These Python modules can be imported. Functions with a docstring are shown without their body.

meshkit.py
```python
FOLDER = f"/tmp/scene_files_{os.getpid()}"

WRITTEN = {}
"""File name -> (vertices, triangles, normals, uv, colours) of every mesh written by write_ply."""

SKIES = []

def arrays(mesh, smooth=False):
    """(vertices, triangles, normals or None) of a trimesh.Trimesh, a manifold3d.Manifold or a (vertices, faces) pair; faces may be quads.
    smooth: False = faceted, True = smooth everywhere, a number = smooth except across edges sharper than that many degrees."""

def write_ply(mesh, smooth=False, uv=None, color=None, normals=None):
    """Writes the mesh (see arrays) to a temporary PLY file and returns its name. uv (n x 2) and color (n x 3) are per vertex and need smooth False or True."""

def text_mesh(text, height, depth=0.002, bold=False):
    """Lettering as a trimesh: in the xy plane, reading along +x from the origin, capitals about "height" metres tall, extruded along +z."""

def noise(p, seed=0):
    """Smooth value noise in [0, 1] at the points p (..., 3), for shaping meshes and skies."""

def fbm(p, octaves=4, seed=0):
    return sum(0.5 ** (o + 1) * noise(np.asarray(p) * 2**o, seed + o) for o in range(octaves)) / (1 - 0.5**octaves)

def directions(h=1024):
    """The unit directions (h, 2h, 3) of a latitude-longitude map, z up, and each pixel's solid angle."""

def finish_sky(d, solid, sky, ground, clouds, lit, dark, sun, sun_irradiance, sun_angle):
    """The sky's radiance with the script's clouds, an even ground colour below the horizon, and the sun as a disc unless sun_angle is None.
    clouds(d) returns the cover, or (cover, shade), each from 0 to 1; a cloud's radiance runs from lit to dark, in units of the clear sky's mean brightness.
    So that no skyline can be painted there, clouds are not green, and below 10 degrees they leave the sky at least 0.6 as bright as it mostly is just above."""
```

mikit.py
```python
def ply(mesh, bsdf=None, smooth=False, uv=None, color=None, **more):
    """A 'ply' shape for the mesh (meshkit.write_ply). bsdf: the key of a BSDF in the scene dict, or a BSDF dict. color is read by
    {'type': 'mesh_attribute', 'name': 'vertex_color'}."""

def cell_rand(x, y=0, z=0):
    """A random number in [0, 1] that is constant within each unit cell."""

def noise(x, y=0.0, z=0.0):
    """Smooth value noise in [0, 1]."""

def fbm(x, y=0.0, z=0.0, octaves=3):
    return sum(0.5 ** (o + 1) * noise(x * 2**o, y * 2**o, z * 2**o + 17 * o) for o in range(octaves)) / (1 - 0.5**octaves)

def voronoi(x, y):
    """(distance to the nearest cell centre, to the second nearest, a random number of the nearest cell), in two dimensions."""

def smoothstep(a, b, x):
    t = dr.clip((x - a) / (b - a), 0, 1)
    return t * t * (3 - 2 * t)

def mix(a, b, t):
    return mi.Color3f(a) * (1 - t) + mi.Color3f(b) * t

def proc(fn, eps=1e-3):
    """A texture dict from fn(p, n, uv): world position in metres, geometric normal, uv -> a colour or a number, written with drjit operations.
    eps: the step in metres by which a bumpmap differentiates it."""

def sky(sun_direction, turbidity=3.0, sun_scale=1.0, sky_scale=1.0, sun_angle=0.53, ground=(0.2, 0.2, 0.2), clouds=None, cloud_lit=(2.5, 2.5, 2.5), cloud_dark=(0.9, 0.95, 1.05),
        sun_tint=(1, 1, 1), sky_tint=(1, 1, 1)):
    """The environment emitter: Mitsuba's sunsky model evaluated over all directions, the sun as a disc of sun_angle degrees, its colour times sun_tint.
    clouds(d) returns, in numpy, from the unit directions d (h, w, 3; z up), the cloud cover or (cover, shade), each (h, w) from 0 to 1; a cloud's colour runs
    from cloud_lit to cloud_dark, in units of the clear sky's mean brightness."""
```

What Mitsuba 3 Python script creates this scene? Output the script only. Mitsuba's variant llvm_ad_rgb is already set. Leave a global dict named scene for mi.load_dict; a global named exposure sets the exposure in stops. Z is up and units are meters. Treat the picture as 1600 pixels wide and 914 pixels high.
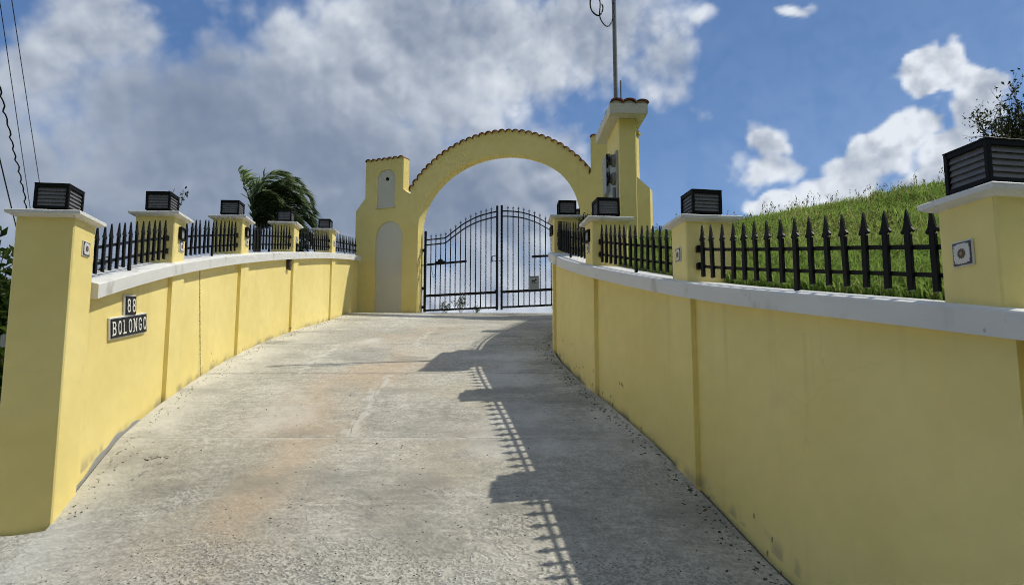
import math, random
import numpy as np, trimesh, shapely
from shapely.geometry import Polygon, Point, box as sbox
from scipy.interpolate import PchipInterpolator
import drjit as dr, mitsuba as mi, mikit, meshkit
from mikit import noise, fbm, voronoi, smoothstep, mix

T = mi.ScalarTransform4f
scene, labels = {'type': 'scene'}, {}
rng = np.random.default_rng(7)

# ------------------------------------------------------------------ camera, sky, exposure
PITCH = math.atan(150 / 1155.0)
EYE = (0.0, 0.0, 1.5)
scene['camera'] = {'type': 'perspective', 'fov': math.degrees(2 * math.atan(800 / 1155.0)), 'fov_axis': 'x',
                   'near_clip': 0.05, 'far_clip': 3000.0,
                   'to_world': T().look_at(origin=list(EYE), target=[0, math.cos(PITCH), 1.5 + math.sin(PITCH)], up=[0, 0, 1])}
SUN = (1.62, 0.30, 2.36)
exposure = 1.28


def pix_dir(px, py):
    """azimuth and elevation (degrees) of a direction noted from the photograph's cloud map"""
    d = np.array([0, math.cos(PITCH), math.sin(PITCH)]) + np.array([1, 0, 0]) * (px - 800) / 1155 + np.array([0, -math.sin(PITCH), math.cos(PITCH)]) * (457 - py) / 1155
    d /= np.linalg.norm(d)
    return math.degrees(math.atan2(d[0], d[1])), math.degrees(math.asin(d[2]))


# cloud banks: azimuth, elevation, half widths (degrees), strength, shade (1 = grey)
BLOBS = []
# px, py, half sizes, strength, shade: the big backlit bank first, then the sunlit cumulus on the right
for px, py, sx, sy, w, sh in [
    (430, 240, 330, 150, 1.5, .88), (620, 90, 300, 130, 1.35, .56), (740, 300, 260, 130, 1.2, .60), (260, 340, 260, 90, 1.25, .86),
    (900, 60, 170, 100, 1.15, .42), (150, 50, 100, 75, 1.25, .50), (80, 120, 70, 60, 1.0, .5), (20, 240, 130, 120, 1.25, .78), (90, 350, 170, 90, 1.3, .88), (250, 440, 300, 110, 1.3, .95), (60, 470, 260, 90, 1.3, .9), (520, 340, 220, 90, 1.2, .85),
    (1030, 100, 80, 80, .95, .50), (1080, 175, 45, 40, .7, .5), (880, 250, 110, 90, .9, .42), (770, 450, 150, 110, 1.3, .42), (470, 420, 260, 80, 1.3, .95), (990, 190, 70, 60, .6, .5),
    (1180, 215, 46, 34, 1.15, .12), (1205, 255, 50, 30, 1.05, .35), (1150, 250, 40, 40, .8, .4),
    (1400, 198, 38, 30, 1.4, .0), (1365, 225, 44, 34, 1.3, .12), (1325, 258, 50, 34, 1.25, .3), (1285, 290, 60, 30, 1.2, .3), (1220, 322, 44, 22, 1.2, .05),
    (1425, 128, 38, 20, 1.2, .0), (1462, 110, 42, 24, 1.25, .05), (1490, 82, 22, 28, 1.2, .0), (1505, 120, 32, 36, 1.2, .15), (1500, 170, 34, 44, 1.25, .1), (1470, 225, 40, 34, 1.2, .15), (1440, 275, 56, 26, 1.2, .2), (1560, 240, 60, 60, 1.1, .15),
    (1240, 13, 38, 14, .95, .15), (1115, 15, 40, 20, .7, .4), (1370, 305, 100, 26, 1.15, .2), (700, 500, 300, 50, 1.3, .35)]:
    a, e = pix_dir(px, py)
    BLOBS.append((a, e, sx / 20.5, sy / 20.5, w, sh))
for i in range(75):       # the same kind of broken cloud goes on all round
    a = rng.uniform(40, 320)
    e = rng.uniform(4, 75)
    s = rng.uniform(5, 15)
    BLOBS.append((a, e, s / max(.3, math.cos(math.radians(e))), s * rng.uniform(.4, .7), rng.uniform(.9, 1.3), rng.uniform(.1, .8)))


TURN = trimesh.transformations.euler_matrix(.7, .5, .9)[:3, :3]


def billow(q, octaves, seed):
    """rounded lobes: folded value noise"""
    out, q = 0, np.asarray(q, float)
    for o in range(octaves):
        q = q @ TURN * 2.05 + 3.7 * o
        out = out + .55 ** (o + 1) * np.abs(2 * meshkit.noise(q, seed + o) - 1)
    return out / sum(.55 ** (o + 1) for o in range(octaves))


def clouds(d):
    az = np.degrees(np.arctan2(d[..., 0], d[..., 1]))
    el = np.degrees(np.arcsin(np.clip(d[..., 2], -1, 1)))
    big = np.stack([meshkit.fbm(d * 6 + 3.1, 3, 1), meshkit.fbm(d * 6 + 11.7, 3, 2)], -1) - .5
    fine = np.stack([meshkit.fbm(d * 22 + 5.1, 4, 7), meshkit.fbm(d * 22 + 1.7, 4, 8)], -1) - .5
    a2, e2 = az + big[..., 0] * 3.5 + fine[..., 0] * 3.2, el + big[..., 1] * 3.5 + fine[..., 1] * 3.2
    field = np.zeros(az.shape)
    shade, tot = np.zeros(az.shape), np.full(az.shape, 1e-6)
    for a, e, sa, se, w, sh in BLOBS:
        da = (a2 - a + 180) % 360 - 180
        r2 = (da / sa) ** 2 + ((e2 - e) / se) ** 2
        v = w * np.exp(-r2 * .8)
        field = np.maximum(field, v) + .08 * np.minimum(v, 1)
        shade += v * v * sh
        tot += v * v
    base = shade / tot
    B = lambda q: billow(q * 6.4 + 2, 5, 4)
    b0 = B(d)
    up = B(d + np.array([.006, 0, .012])) - b0                     # towards the sun
    n2, n3 = meshkit.fbm(d * 6 + 8, 5, 5) - .5, meshkit.fbm(d * 8 + 21, 5, 9) - .5
    c = field + (b0 - .36) * .95 + n2 * .35
    soft = np.clip(.40 + .4 * base, .4, .75)
    cover = np.clip((c - .40) / soft, 0, 1)
    cover = cover * cover * (3 - 2 * cover)
    veil = .16 * np.clip(1 - el / 40, 0, 1) + .10 * np.clip(n2 * 3 + .3, 0, 1)
    cover = np.maximum(cover, veil)
    depth = np.clip((c - .55) / .8, 0, 1)
    n5 = meshkit.fbm((d @ TURN) * 24, 4, 15) - .5
    sh = base * (.66 + .40 * depth) + n3 * 1.0 + n5 * .22 * base + ((.40 - b0) * .5 + up * 2.0) * (1.05 - base) + .30 * depth * (1 - base) - .04
    anti = np.clip(-(d @ np.array([.54, .15, .83])) * .6 + .45 - .9 * np.maximum(d[..., 1], 0), 0, 1)     # clouds away from the sun show their lit faces
    sh = np.clip(sh, 0, 1.25)
    sh = sh / (1 + .22 * sh ** 3)                                             # rolls off instead of clipping
    return cover * .97, np.clip(sh * (1 - .9 * anti), 0, 1)


scene['sky'] = mikit.sky(SUN, turbidity=2.4, sky_scale=1.04, ground=(.18, .18, .15), clouds=clouds,
                         cloud_lit=(3.5, 3.7, 3.95), cloud_dark=(.45, .70, 1.18), sky_tint=(.78, .97, 1.2), sun_tint=(.95, 1.08, 1.22))

# ------------------------------------------------------------------ heights and lines of the place
_ZP = PchipInterpolator([-60, -10, 0, 3, 4.5, 5.85, 7.75, 8.0, 10.35, 13, 16.1, 18.8, 21, 26, 40, 90],
                        [-1.2, -.7, -.31, .02, .34, .77, 1.375, 1.44, 1.99, 2.49, 2.98, 3.41, 3.5, 3.5, 1.0, -14])
def road_z(y): return _ZP(np.asarray(y, float))

import scipy.interpolate
LW = np.array([[-3.391, 5.6, 2.252], [-3.61, 7.75, 2.822], [-3.797, 10.2, 3.367], [-3.904, 13.0, 3.92], [-3.983, 16.1, 4.476], [-4.03, 19.3, 4.98]])
RW = np.array([[3.55, .55, 1.30], [2.135, 3.1, 1.835], [1.435, 5.85, 2.347], [.905, 8.0, 2.836], [.600, 10.5, 3.441], [.90, 13.3, 4.0], [1.50, 17.0, 4.62]])
lx, lz = PchipInterpolator(LW[:, 1], LW[:, 0]), PchipInterpolator(LW[:, 1], LW[:, 2])
from scipy.interpolate import CubicSpline
_rxs = CubicSpline(RW[:, 1], RW[:, 0])
rx, rz = (lambda y: _rxs(y)), PchipInterpolator(RW[:, 1], RW[:, 2])


# ------------------------------------------------------------------ materials
def P(base, rough=.6, spec=.4, **k):
    return {'type': 'principled', 'base_color': base if isinstance(base, dict) else {'type': 'rgb', 'value': list(base)}, 'roughness': rough, 'specular': spec, **k}

def two(b): return {'type': 'twosided', 'bsdf': b}
def bump(b, fn, scale=1.0, eps=2e-3): return {'type': 'bumpmap', 'arbitrary': {**mikit.proc(fn, eps)}, 'scale': scale, 'bsdf': b}

def yellow_col(p, n, uv):
    x, y, z = p.x, p.y, p.z
    big = fbm(x * .9 + 3, y * .9, z * 1.1, 4)
    fine = fbm(x * 9, y * 9, z * 9, 3)
    c = mix((.77, .64, .24), (.825, .695, .285), smoothstep(.3, .7, big))
    c = c * (.955 + .09 * fine)
    rain = fbm((x + y) * 7, (x - y) * 7, z * .45, 3)               # faint weather streaks
    c = mix(c, mi.Color3f(.55, .44, .19), .16 * smoothstep(.60, .85, rain))
    stain = fbm(x * 2.1 + 31, y * 2.1, z * 2.1 + 4, 4)
    c = mix(c, mi.Color3f(.50, .43, .22), .14 * smoothstep(.72, .86, stain))
    # mud splashes along the foot of the walls
    zr = mi.Float(-.30) + .0 * y
    ys = [0, 3, 4.5, 5.85, 8, 10.35, 13, 16.1, 18.8]
    for i in range(len(ys) - 1):
        t = dr.clip((y - ys[i]) / (ys[i + 1] - ys[i]), 0, 1)
        zr += t * float(road_z(ys[i + 1]) - road_z(ys[i])) if i else t * float(road_z(ys[1]) + .30)
    h = z - zr
    u = y + x * .3
    d1, _, r1 = voronoi(u * 16, z * 10 + 3)
    speck = smoothstep(.30, .16, d1 * (1 + .7 * noise(u * 60, z * 60, 2))) * dr.select(r1 > .74 + .9 * h * h + .35 * noise(u * 2.2, z * 2, 9) + dr.select(x < 0, .13, 0.), 1., 0.)
    c = mix(c, mi.Color3f(.10, .085, .045), .75 * speck)
    foot = fbm(u * 5, z * 4, 1., 4)
    c = mix(c, mi.Color3f(.30, .27, .20), .55 * smoothstep(.0, 1., (foot - .46) * 5.) * smoothstep(.11, .0, h) * dr.select(h > -.03, 1., .0) * dr.select((y > 6.1) | (x > 0), 1., 0.))
    # roller marks, hairline cracks and drips that start under the coping
    roll = fbm(u * 2.6, z * .55, 7., 3)
    c = c * (.965 + .07 * roll)
    e1, e2, er = voronoi(u * 1.15 + .25 * fbm(u * 6, z * 6, 3., 3), z * 1.3 + .25 * fbm(u * 6, z * 6, 8., 3))
    crack = smoothstep(.012, .003, e2 - e1) * smoothstep(.56, .72, fbm(u * .8, z * .9, 12., 3))
    c = mix(c, mi.Color3f(.38, .31, .15), .12 * crack)
    drip = smoothstep(.66, .80, noise(u * 9, 3., 5.)) * smoothstep(.30, .75, fbm(u * 20, z * 1.1, 6., 3)) * smoothstep(.55, 1.25, h) * dr.select(h < 1.5, 1., 0.)
    c = mix(c, mi.Color3f(.55, .46, .22), .16 * drip)
    return c

scene['m_yellow'] = two(bump(P(mikit.proc(yellow_col), .62, .35), lambda p, n, uv: .0018 * fbm(p.x * 6, p.y * 6, p.z * 6, 2) + .0004 * noise(p.x * 45, p.y * 45, p.z * 45), 1.0, 6e-3))
scene['m_yellow_far'] = two({'type': 'diffuse', 'reflectance': mikit.proc(yellow_col)})

def white_col(p, n, uv):
    c = mix((.60, .60, .585), (.70, .70, .685), fbm(p.x * 3, p.y * 3, p.z * 3, 4))
    d = fbm(p.x * 5 + 9, p.y * 5, p.z * 2.2, 4)
    c = mix(c, mi.Color3f(.33, .32, .28), .6 * smoothstep(.60, .80, d))
    s = fbm(p.x * 21 + 9, p.y * 21, p.z * 16, 2)
    return mix(c, mi.Color3f(.14, .14, .12), .45 * smoothstep(.82, .92, s))
scene['m_white'] = two(bump(P(mikit.proc(white_col), .6, .35), lambda p, n, uv: .0015 * fbm(p.x * 14, p.y * 14, p.z * 14, 3), 1.0, 4e-3))

def pale_col(p, n, uv):
    return mix((.54, .52, .43), (.62, .60, .50), fbm(p.x * 2, p.y * 2, p.z * 1.5, 4))
scene['m_pale'] = two(P(mikit.proc(pale_col), .7, .3))

JT = [4.55, 6.75, 9.0, 11.2, 13.9, 16.45]

def apron(x, y):
    yt = 5.1 - .22 * (x + 1.0)
    n = fbm(x * 1.1 + 3, y * 1.5, 3, 4)
    return dr.maximum(smoothstep(.35, -.55, y - yt + 2.2 * (n - .5)), .8 * smoothstep(.66, .76, fbm(x * 1.6 + 9, y * 2.1, 5, 4)) * smoothstep(7.5, 6., y))

def concrete_col(p, n, uv):
    x, y = p.x, p.y
    a = fbm(x * .55 + 2, y * .55 + 7, 0, 4)
    b = fbm(x * 2.3, y * 2.3 + 3, 1, 4)
    c = mix((.325, .312, .27), (.425, .41, .36), smoothstep(.28, .72, .5 * a + .5 * b))
    # brushed cross ridges and wire-like pale marks
    br = fbm(x * 3.0, y * 34, 2, 3)
    c = c * (.86 + .28 * br)
    m = fbm(x * 17, y * 24, 4, 4)
    gr1 = noise(x * 62, y * 62, 1) * .6 + noise(x * 125, y * 125, 7) * .4
    c = c * (.76 + .48 * m) * (.70 + .60 * gr1)
    # iron-tan stain down the middle of the left lane
    cx = -1.75 + .10 * (y - 7) * .3 + .5 * (fbm(y * .5, 3., 5., 3) - .5)
    tan = dr.exp(-dr.square((x - cx) / .62)) * smoothstep(.34, .70, fbm(x * 1.3, y * .8, 8, 4)) * smoothstep(16., 12., y)
    c = mix(c, mi.Color3f(.46, .345, .225), .58 * tan)
    tan2 = dr.exp(-dr.square((x + .35 + .12 * (y - 5)) / .5)) * smoothstep(.45, .7, fbm(x * 1.1 + 4, y * 1.1, 2, 4))
    c = mix(c, mi.Color3f(.42, .36, .27), .4 * tan2)
    # chalky white margins
    edge = smoothstep(.75, .05, x + 3.45 + .05 * (y - 5)) * smoothstep(.25, .6, fbm(x * 2, y * 2 + 5, 3, 3))
    c = mix(c, mi.Color3f(.60, .59, .55), .55 * edge)
    pale = smoothstep(.58, .76, fbm(x * .9 + 13, y * .7 + 2, 6, 5))
    c = mix(c, mi.Color3f(.60, .59, .56), .5 * pale)
    dark = smoothstep(.55, .78, fbm(x * 1.5 + 40, y * 2.2 + 2, 6, 5))
    c = mix(c, mi.Color3f(.20, .195, .175), .45 * dark)
    # scattered dark grit
    d1, d2, r = voronoi(x * 22, y * 22)
    pit = smoothstep(.26, .14, d1) * dr.select(r > .994 - .03 * smoothstep(.5, .7, fbm(x * 1.1 + 5, y * 1.1 + 9, 2, 3)), 1., 0.)
    c = mix(c, mi.Color3f(.08, .075, .065), .75 * pit)
    # worn, gravelly apron towards the street
    rough = apron(x, y)
    gg = noise(x * 60, y * 60, 3) * .45 + noise(x * 120, y * 120, 4) * .35 + noise(x * 24, y * 24, 6) * .2
    grv = mix((.19, .185, .165), (.53, .51, .455), smoothstep(.26, .70, gg))
    c = mix(c, grv, .55 * rough)
    # ragged pale mortar along the joints
    for j in JT[1:]:
        dj = dr.abs(y - j - .05 * (noise(x * 1.5, float(j)) - .5))
        k = smoothstep(.055, .01, dj + .05 * (noise(x * 30, y * 30, float(j)) - .35))
        c = mix(c, mi.Color3f(.53, .515, .47) if j < 8 else mi.Color3f(.22, .21, .18), (.42 if j < 8 else .5) * k)
    for (xj, y0, y1) in ((-1.48, 6.75, 9.0), (-2.6, 9.0, 11.2), (-1.45, 11.2, 13.9), (-2.3, 13.9, 16.45)):
        dj = dr.abs(x - xj)
        k = smoothstep(.075, .02, dj + .15 * (noise(x * 16, y * 9, 3) - .35)) * dr.select((y > y0) & (y < y1), 1., 0.)
        c = mix(c, mi.Color3f(.55, .535, .49), .5 * k)
    return c

def concrete_h(p, n, uv):
    x, y = p.x, p.y
    gg = noise(x * 60, y * 60, 3) * .45 + noise(x * 120, y * 120, 4) * .35 + noise(x * 24, y * 24, 6) * .2
    return .006 * fbm(x * 16, y * 22, 0, 3) + .0035 * fbm(x * 3, y * 40, 2, 2) + .0035 * noise(x * 62, y * 62, 1) + .009 * apron(x, y) * smoothstep(.28, .68, gg)
scene['m_concrete'] = two(bump(P(mikit.proc(concrete_col), .85, .2), concrete_h, 1.0, 4e-3))

scene['m_joint'] = two(P((.12, .115, .10), .9, .1))
scene['m_asphalt'] = two(P(mikit.proc(lambda p, n, uv: mix((.10, .10, .095), (.24, .235, .22), fbm(p.x * 20, p.y * 20, 0, 3))), .9, .2))
scene['m_earth'] = two(P(mikit.proc(lambda p, n, uv: mix((.06, .08, .025), (.125, .14, .05), fbm(p.x * 1.2, p.y * 1.2, 0, 4)) * (.7 + .6 * fbm(p.x * 15, p.y * 15, 0, 2))), .95, .1))
scene['m_black'] = two(P(mikit.proc(lambda p, n, uv: mix((.003, .0034, .0038), (.009, .009, .009), fbm(p.x * 14, p.y * 14, p.z * 14, 3))), .5, .15))
scene['m_slat'] = two(P(mikit.proc(lambda p, n, uv: mix((.10, .10, .105), (.15, .15, .152), fbm(p.x * 18, p.y * 18, p.z * 8, 3))), .45, .5))
scene['m_lens'] = two(P((.03, .03, .03), .5, .3))
scene['m_terra'] = two(bump(P(mikit.proc(lambda p, n, uv: mix((.15, .055, .036), (.27, .11, .068), fbm(p.x * 6, p.y * 6, p.z * 6, 4)) * (.55 + .6 * smoothstep(.3, .62, fbm(p.x * 13 + 3, p.y * 13, p.z * 13, 3)))), .8, .3),
                           lambda p, n, uv: .002 * fbm(p.x * 40, p.y * 40, p.z * 40, 2), 1.0, 3e-3))
scene['m_galv'] = two(P(mikit.proc(lambda p, n, uv: mix((.13, .135, .135), (.22, .225, .225), fbm(p.x * 9, p.y * 9, p.z * 9, 3))), .5, .4))
scene['m_meterbox'] = two(P((.30, .325, .33), .45, .4))
scene['m_darkglass'] = two(P((.05, .055, .055), .12, .6))
scene['m_cable'] = two(P((.012, .012, .013), .5, .4))
scene['m_letter'] = two(P((.78, .78, .74), .35, .5))
scene['m_blacktile'] = two(P((.010, .010, .011), .4, .25))
scene['m_tilewhite'] = two(P((.62, .60, .55), .2, .6))
scene['m_tileblue'] = two(P((.045, .04, .055), .22, .6))
scene['m_tilebrown'] = two(P((.075, .045, .028), .25, .6))
scene['m_tilegold'] = two(P((.36, .22, .08), .25, .6))
scene['m_brown'] = two(P((.045, .028, .02), .5, .4))
scene['m_bark'] = two(bump(P(mikit.proc(lambda p, n, uv: mix((.09, .07, .05), (.20, .16, .12), fbm(p.x * 12, p.y * 12, p.z * 30, 3))), .9, .2), lambda p, n, uv: .006 * fbm(p.x * 20, p.y * 20, p.z * 40, 2), 1.0, 3e-3))
VC = {'type': 'mesh_attribute', 'name': 'vertex_color'}
scene['m_leaf'] = {'type': 'principledthin', 'base_color': VC, 'roughness': .55, 'diff_trans': 1.0, 'spec_trans': 0.0, 'eta': 1.4}
scene['m_plaster'] = two(bump(P((.36, .36, .345), .9, .2), lambda p, n, uv: .004 * fbm(p.x * 20, p.y * 20, p.z * 20, 3), 1.0, 3e-3))
scene['m_stone'] = two(P(mikit.proc(lambda p, n, uv: mix((.07, .066, .055), (.36, .34, .30), mikit.cell_rand(p.x * 18, p.y * 18, 1) ** 2)), .9, .2))


# ------------------------------------------------------------------ scene helpers
_taken = {}
def key_for(name, parent=None):
    k = f'{parent}__{name}' if parent else name
    n = _taken.get(k, -1) + 1
    _taken[k] = n
    return k if n == 0 else f'{k}_{n:03d}'

def thing(name, label, cat, group=None):
    k = key_for(name)
    labels[k] = {'label': label, 'category': cat}
    if group: labels[k]['group'] = group
    return k

def add(name, mesh, mat, parent=None, smooth=False, color=None, label=None, kind=None, to_world=None):
    k = key_for(name, parent)
    d = dict(mesh) if isinstance(mesh, dict) else mikit.ply(mesh, mat, smooth=smooth, color=color)
    if to_world is not None: d['to_world'] = to_world
    scene[k] = d
    if label or kind:
        labels[k] = {}
        if label: labels[k]['label'] = label
        if kind: labels[k]['kind'] = kind
    return k

def single(name, mesh, mat, label, cat, group=None, **kw):
    k = add(name, mesh, mat, None, **kw)
    labels[k] = {**labels.get(k, {}), 'label': label, 'category': cat}
    if group: labels[k]['group'] = group
    return k

def structure(name, mesh, mat, **kw):
    k = add(name, mesh, mat, **kw)
    labels[k] = {'kind': 'structure', 'label': kw.get('label') or name}
    return k

def tf(m, mat): m = m.copy(); m.apply_transform(mat); return m
def M(loc=(0, 0, 0), yaw=0.0, pitch=0.0, roll=0.0):
    return trimesh.transformations.translation_matrix(loc) @ trimesh.transformations.euler_matrix(pitch, roll, yaw, 'rxyz') if (pitch or roll) is False else \
        trimesh.transformations.translation_matrix(loc) @ trimesh.transformations.rotation_matrix(yaw, [0, 0, 1]) @ trimesh.transformations.rotation_matrix(pitch, [1, 0, 0]) @ trimesh.transformations.rotation_matrix(roll, [0, 1, 0])
def mi_T(m): return T(np.asarray(m).tolist())
cat = trimesh.util.concatenate

def bx(sx, sy, sz, c=(0, 0, 0)):
    m = trimesh.creation.box((sx, sy, sz)); m.apply_translation(c); return m

def bevel_box(sx, sy, sz, b=.008, c=(0, 0, 0)):
    pts = []
    for s in np.array(np.meshgrid([-1, 1], [-1, 1], [-1, 1])).T.reshape(-1, 3):
        h = np.array([sx, sy, sz]) / 2
        for k in range(3):
            q = s * (h - b); q[k] = s[k] * h[k]
            pts.append(q)
    m = trimesh.convex.convex_hull(np.array(pts)); m.apply_translation(c); return m

def loft(rings, caps=True):
    """rings (N, K, 3) of a convex closed outline -> a mesh"""
    r = np.asarray(rings, float); n, k = r.shape[:2]
    i, j = np.meshgrid(np.arange(n - 1), np.arange(k), indexing='ij')
    q = np.stack([i * k + j, i * k + (j + 1) % k, (i + 1) * k + (j + 1) % k, (i + 1) * k + j], -1).reshape(-1, 4)
    f = np.vstack([q[:, [0, 1, 2]], q[:, [0, 2, 3]]])
    if caps:
        f = np.vstack([f, [[0, a + 1, a] for a in range(1, k - 1)], [[(n - 1) * k, (n - 1) * k + a, (n - 1) * k + a + 1] for a in range(1, k - 1)]])
    m = trimesh.Trimesh(r.reshape(-1, 3), f, process=False)
    if m.volume < 0: m.invert()
    return m

def tube(pts, rad, sides=8):
    p = np.asarray(pts, float)
    t = np.gradient(p, axis=0); t /= np.linalg.norm(t, axis=1, keepdims=True) + 1e-12
    a = np.cross(t, np.where(np.abs(t[:, 2:]) < .9, [0, 0, 1.], [1., 0, 0])); a /= np.linalg.norm(a, axis=1, keepdims=True)
    b = np.cross(t, a); g = np.arange(sides) * 2 * np.pi / sides
    r = np.broadcast_to(rad, (len(p),))[:, None, None]
    return loft(p[:, None] + r * (np.cos(g)[None, :, None] * a[:, None] + np.sin(g)[None, :, None] * b[:, None]))

def prism(poly, depth):
    """polygon in (x, z) extruded along +y"""
    geoms = getattr(poly, 'geoms', [poly])
    out = []
    for g in geoms:
        m = trimesh.creation.extrude_polygon(g, depth, engine='earcut')
        out.append(m)
    m = cat(out)
    m.apply_transform(np.array([[1, 0, 0, 0], [0, 0, -1, depth], [0, 1, 0, 0], [0, 0, 0, 1.]]))
    return m


# ------------------------------------------------------------------ ground, street, driveway
def dip(X, Y):
    l = -.25 * np.clip((-1.6 - X) / 2.0, 0, 1) ** 1.5 * np.clip((6.75 - Y) / 1.3, 0, 1) ** 1.2
    e = np.clip(1 - (_rxs(np.clip(Y, 1.5, 8)) - X) / 1.1, 0, 1)
    return l - .07 * e ** 1.5 * np.clip((6.6 - Y) / 1.6, 0, 1)
def grid(xs, ys, zf):
    X, Y = np.meshgrid(xs, ys)
    v = np.stack([X, Y, zf(X, Y)], -1).reshape(-1, 3)
    n, k = len(ys), len(xs)
    i, j = np.meshgrid(np.arange(n - 1), np.arange(k - 1), indexing='ij')
    q = np.stack([i * k + j, i * k + j + 1, (i + 1) * k + j + 1, (i + 1) * k + j], -1).reshape(-1, 4)
    return v, np.vstack([q[:, [0, 1, 2]], q[:, [0, 2, 3]]])

def ground_z(x, y):
    z = road_z(np.clip(y, -60, 26)) - .35
    z = z - .16 * np.maximum(0, -4.6 - x) * np.clip((y - 1) / 6, 0, 1) ** 1 * 1.0
    z = z + .95 * np.maximum(0, -8 - y) * np.clip((60 + y) / 30, 0, 1)          # the slope across the street
    z = z - .22 * np.maximum(0, y - 24)
    z = z - .04 * np.maximum(0, x - 22)
    far = np.clip((np.hypot(x, y - 8) - 40) / 80, 0, 1)
    return np.maximum(z + far * 1.5 * (meshkit.noise(np.stack([x / 30, y / 30, 0 * x], -1)) - .5), -60)
sx_ = np.r_[-1500, -700, -300, -150, np.linspace(-80, 80, 81), 150, 300, 700, 1500]
sy_ = np.r_[-1500, -700, -300, -150, np.linspace(-80, 120, 101), 200, 400, 800, 1500]
structure('ground', grid(sx_, sy_, ground_z), 'm_earth', smooth=True, label='grassy earth around the drive, falling away behind the gate')
structure('street', grid(np.linspace(-30, 30, 61), np.linspace(-8, 5.6, 40), lambda X, Y: road_z(Y) - .06 + dip(X, Y)), 'm_asphalt', smooth=True, label='worn grey street at the foot of the drive')

def edge_l(y): return np.where(y < 5.5, -8.0, lx(np.clip(y, 5.6, 19.3)) + .052)
def edge_r(y): return np.where(y < 1, 3.3, rx(np.clip(y, .55, 17.0)) - .004)
def undulate(X, Y):
    return dip(X, Y) + .012 * (meshkit.fbm(np.stack([X * .9, Y * .9, 0 * X], -1), 3, 3) - .5) + .004 * (meshkit.fbm(np.stack([X * 7, Y * 7, 0 * X], -1), 3, 5) - .5)

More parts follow.
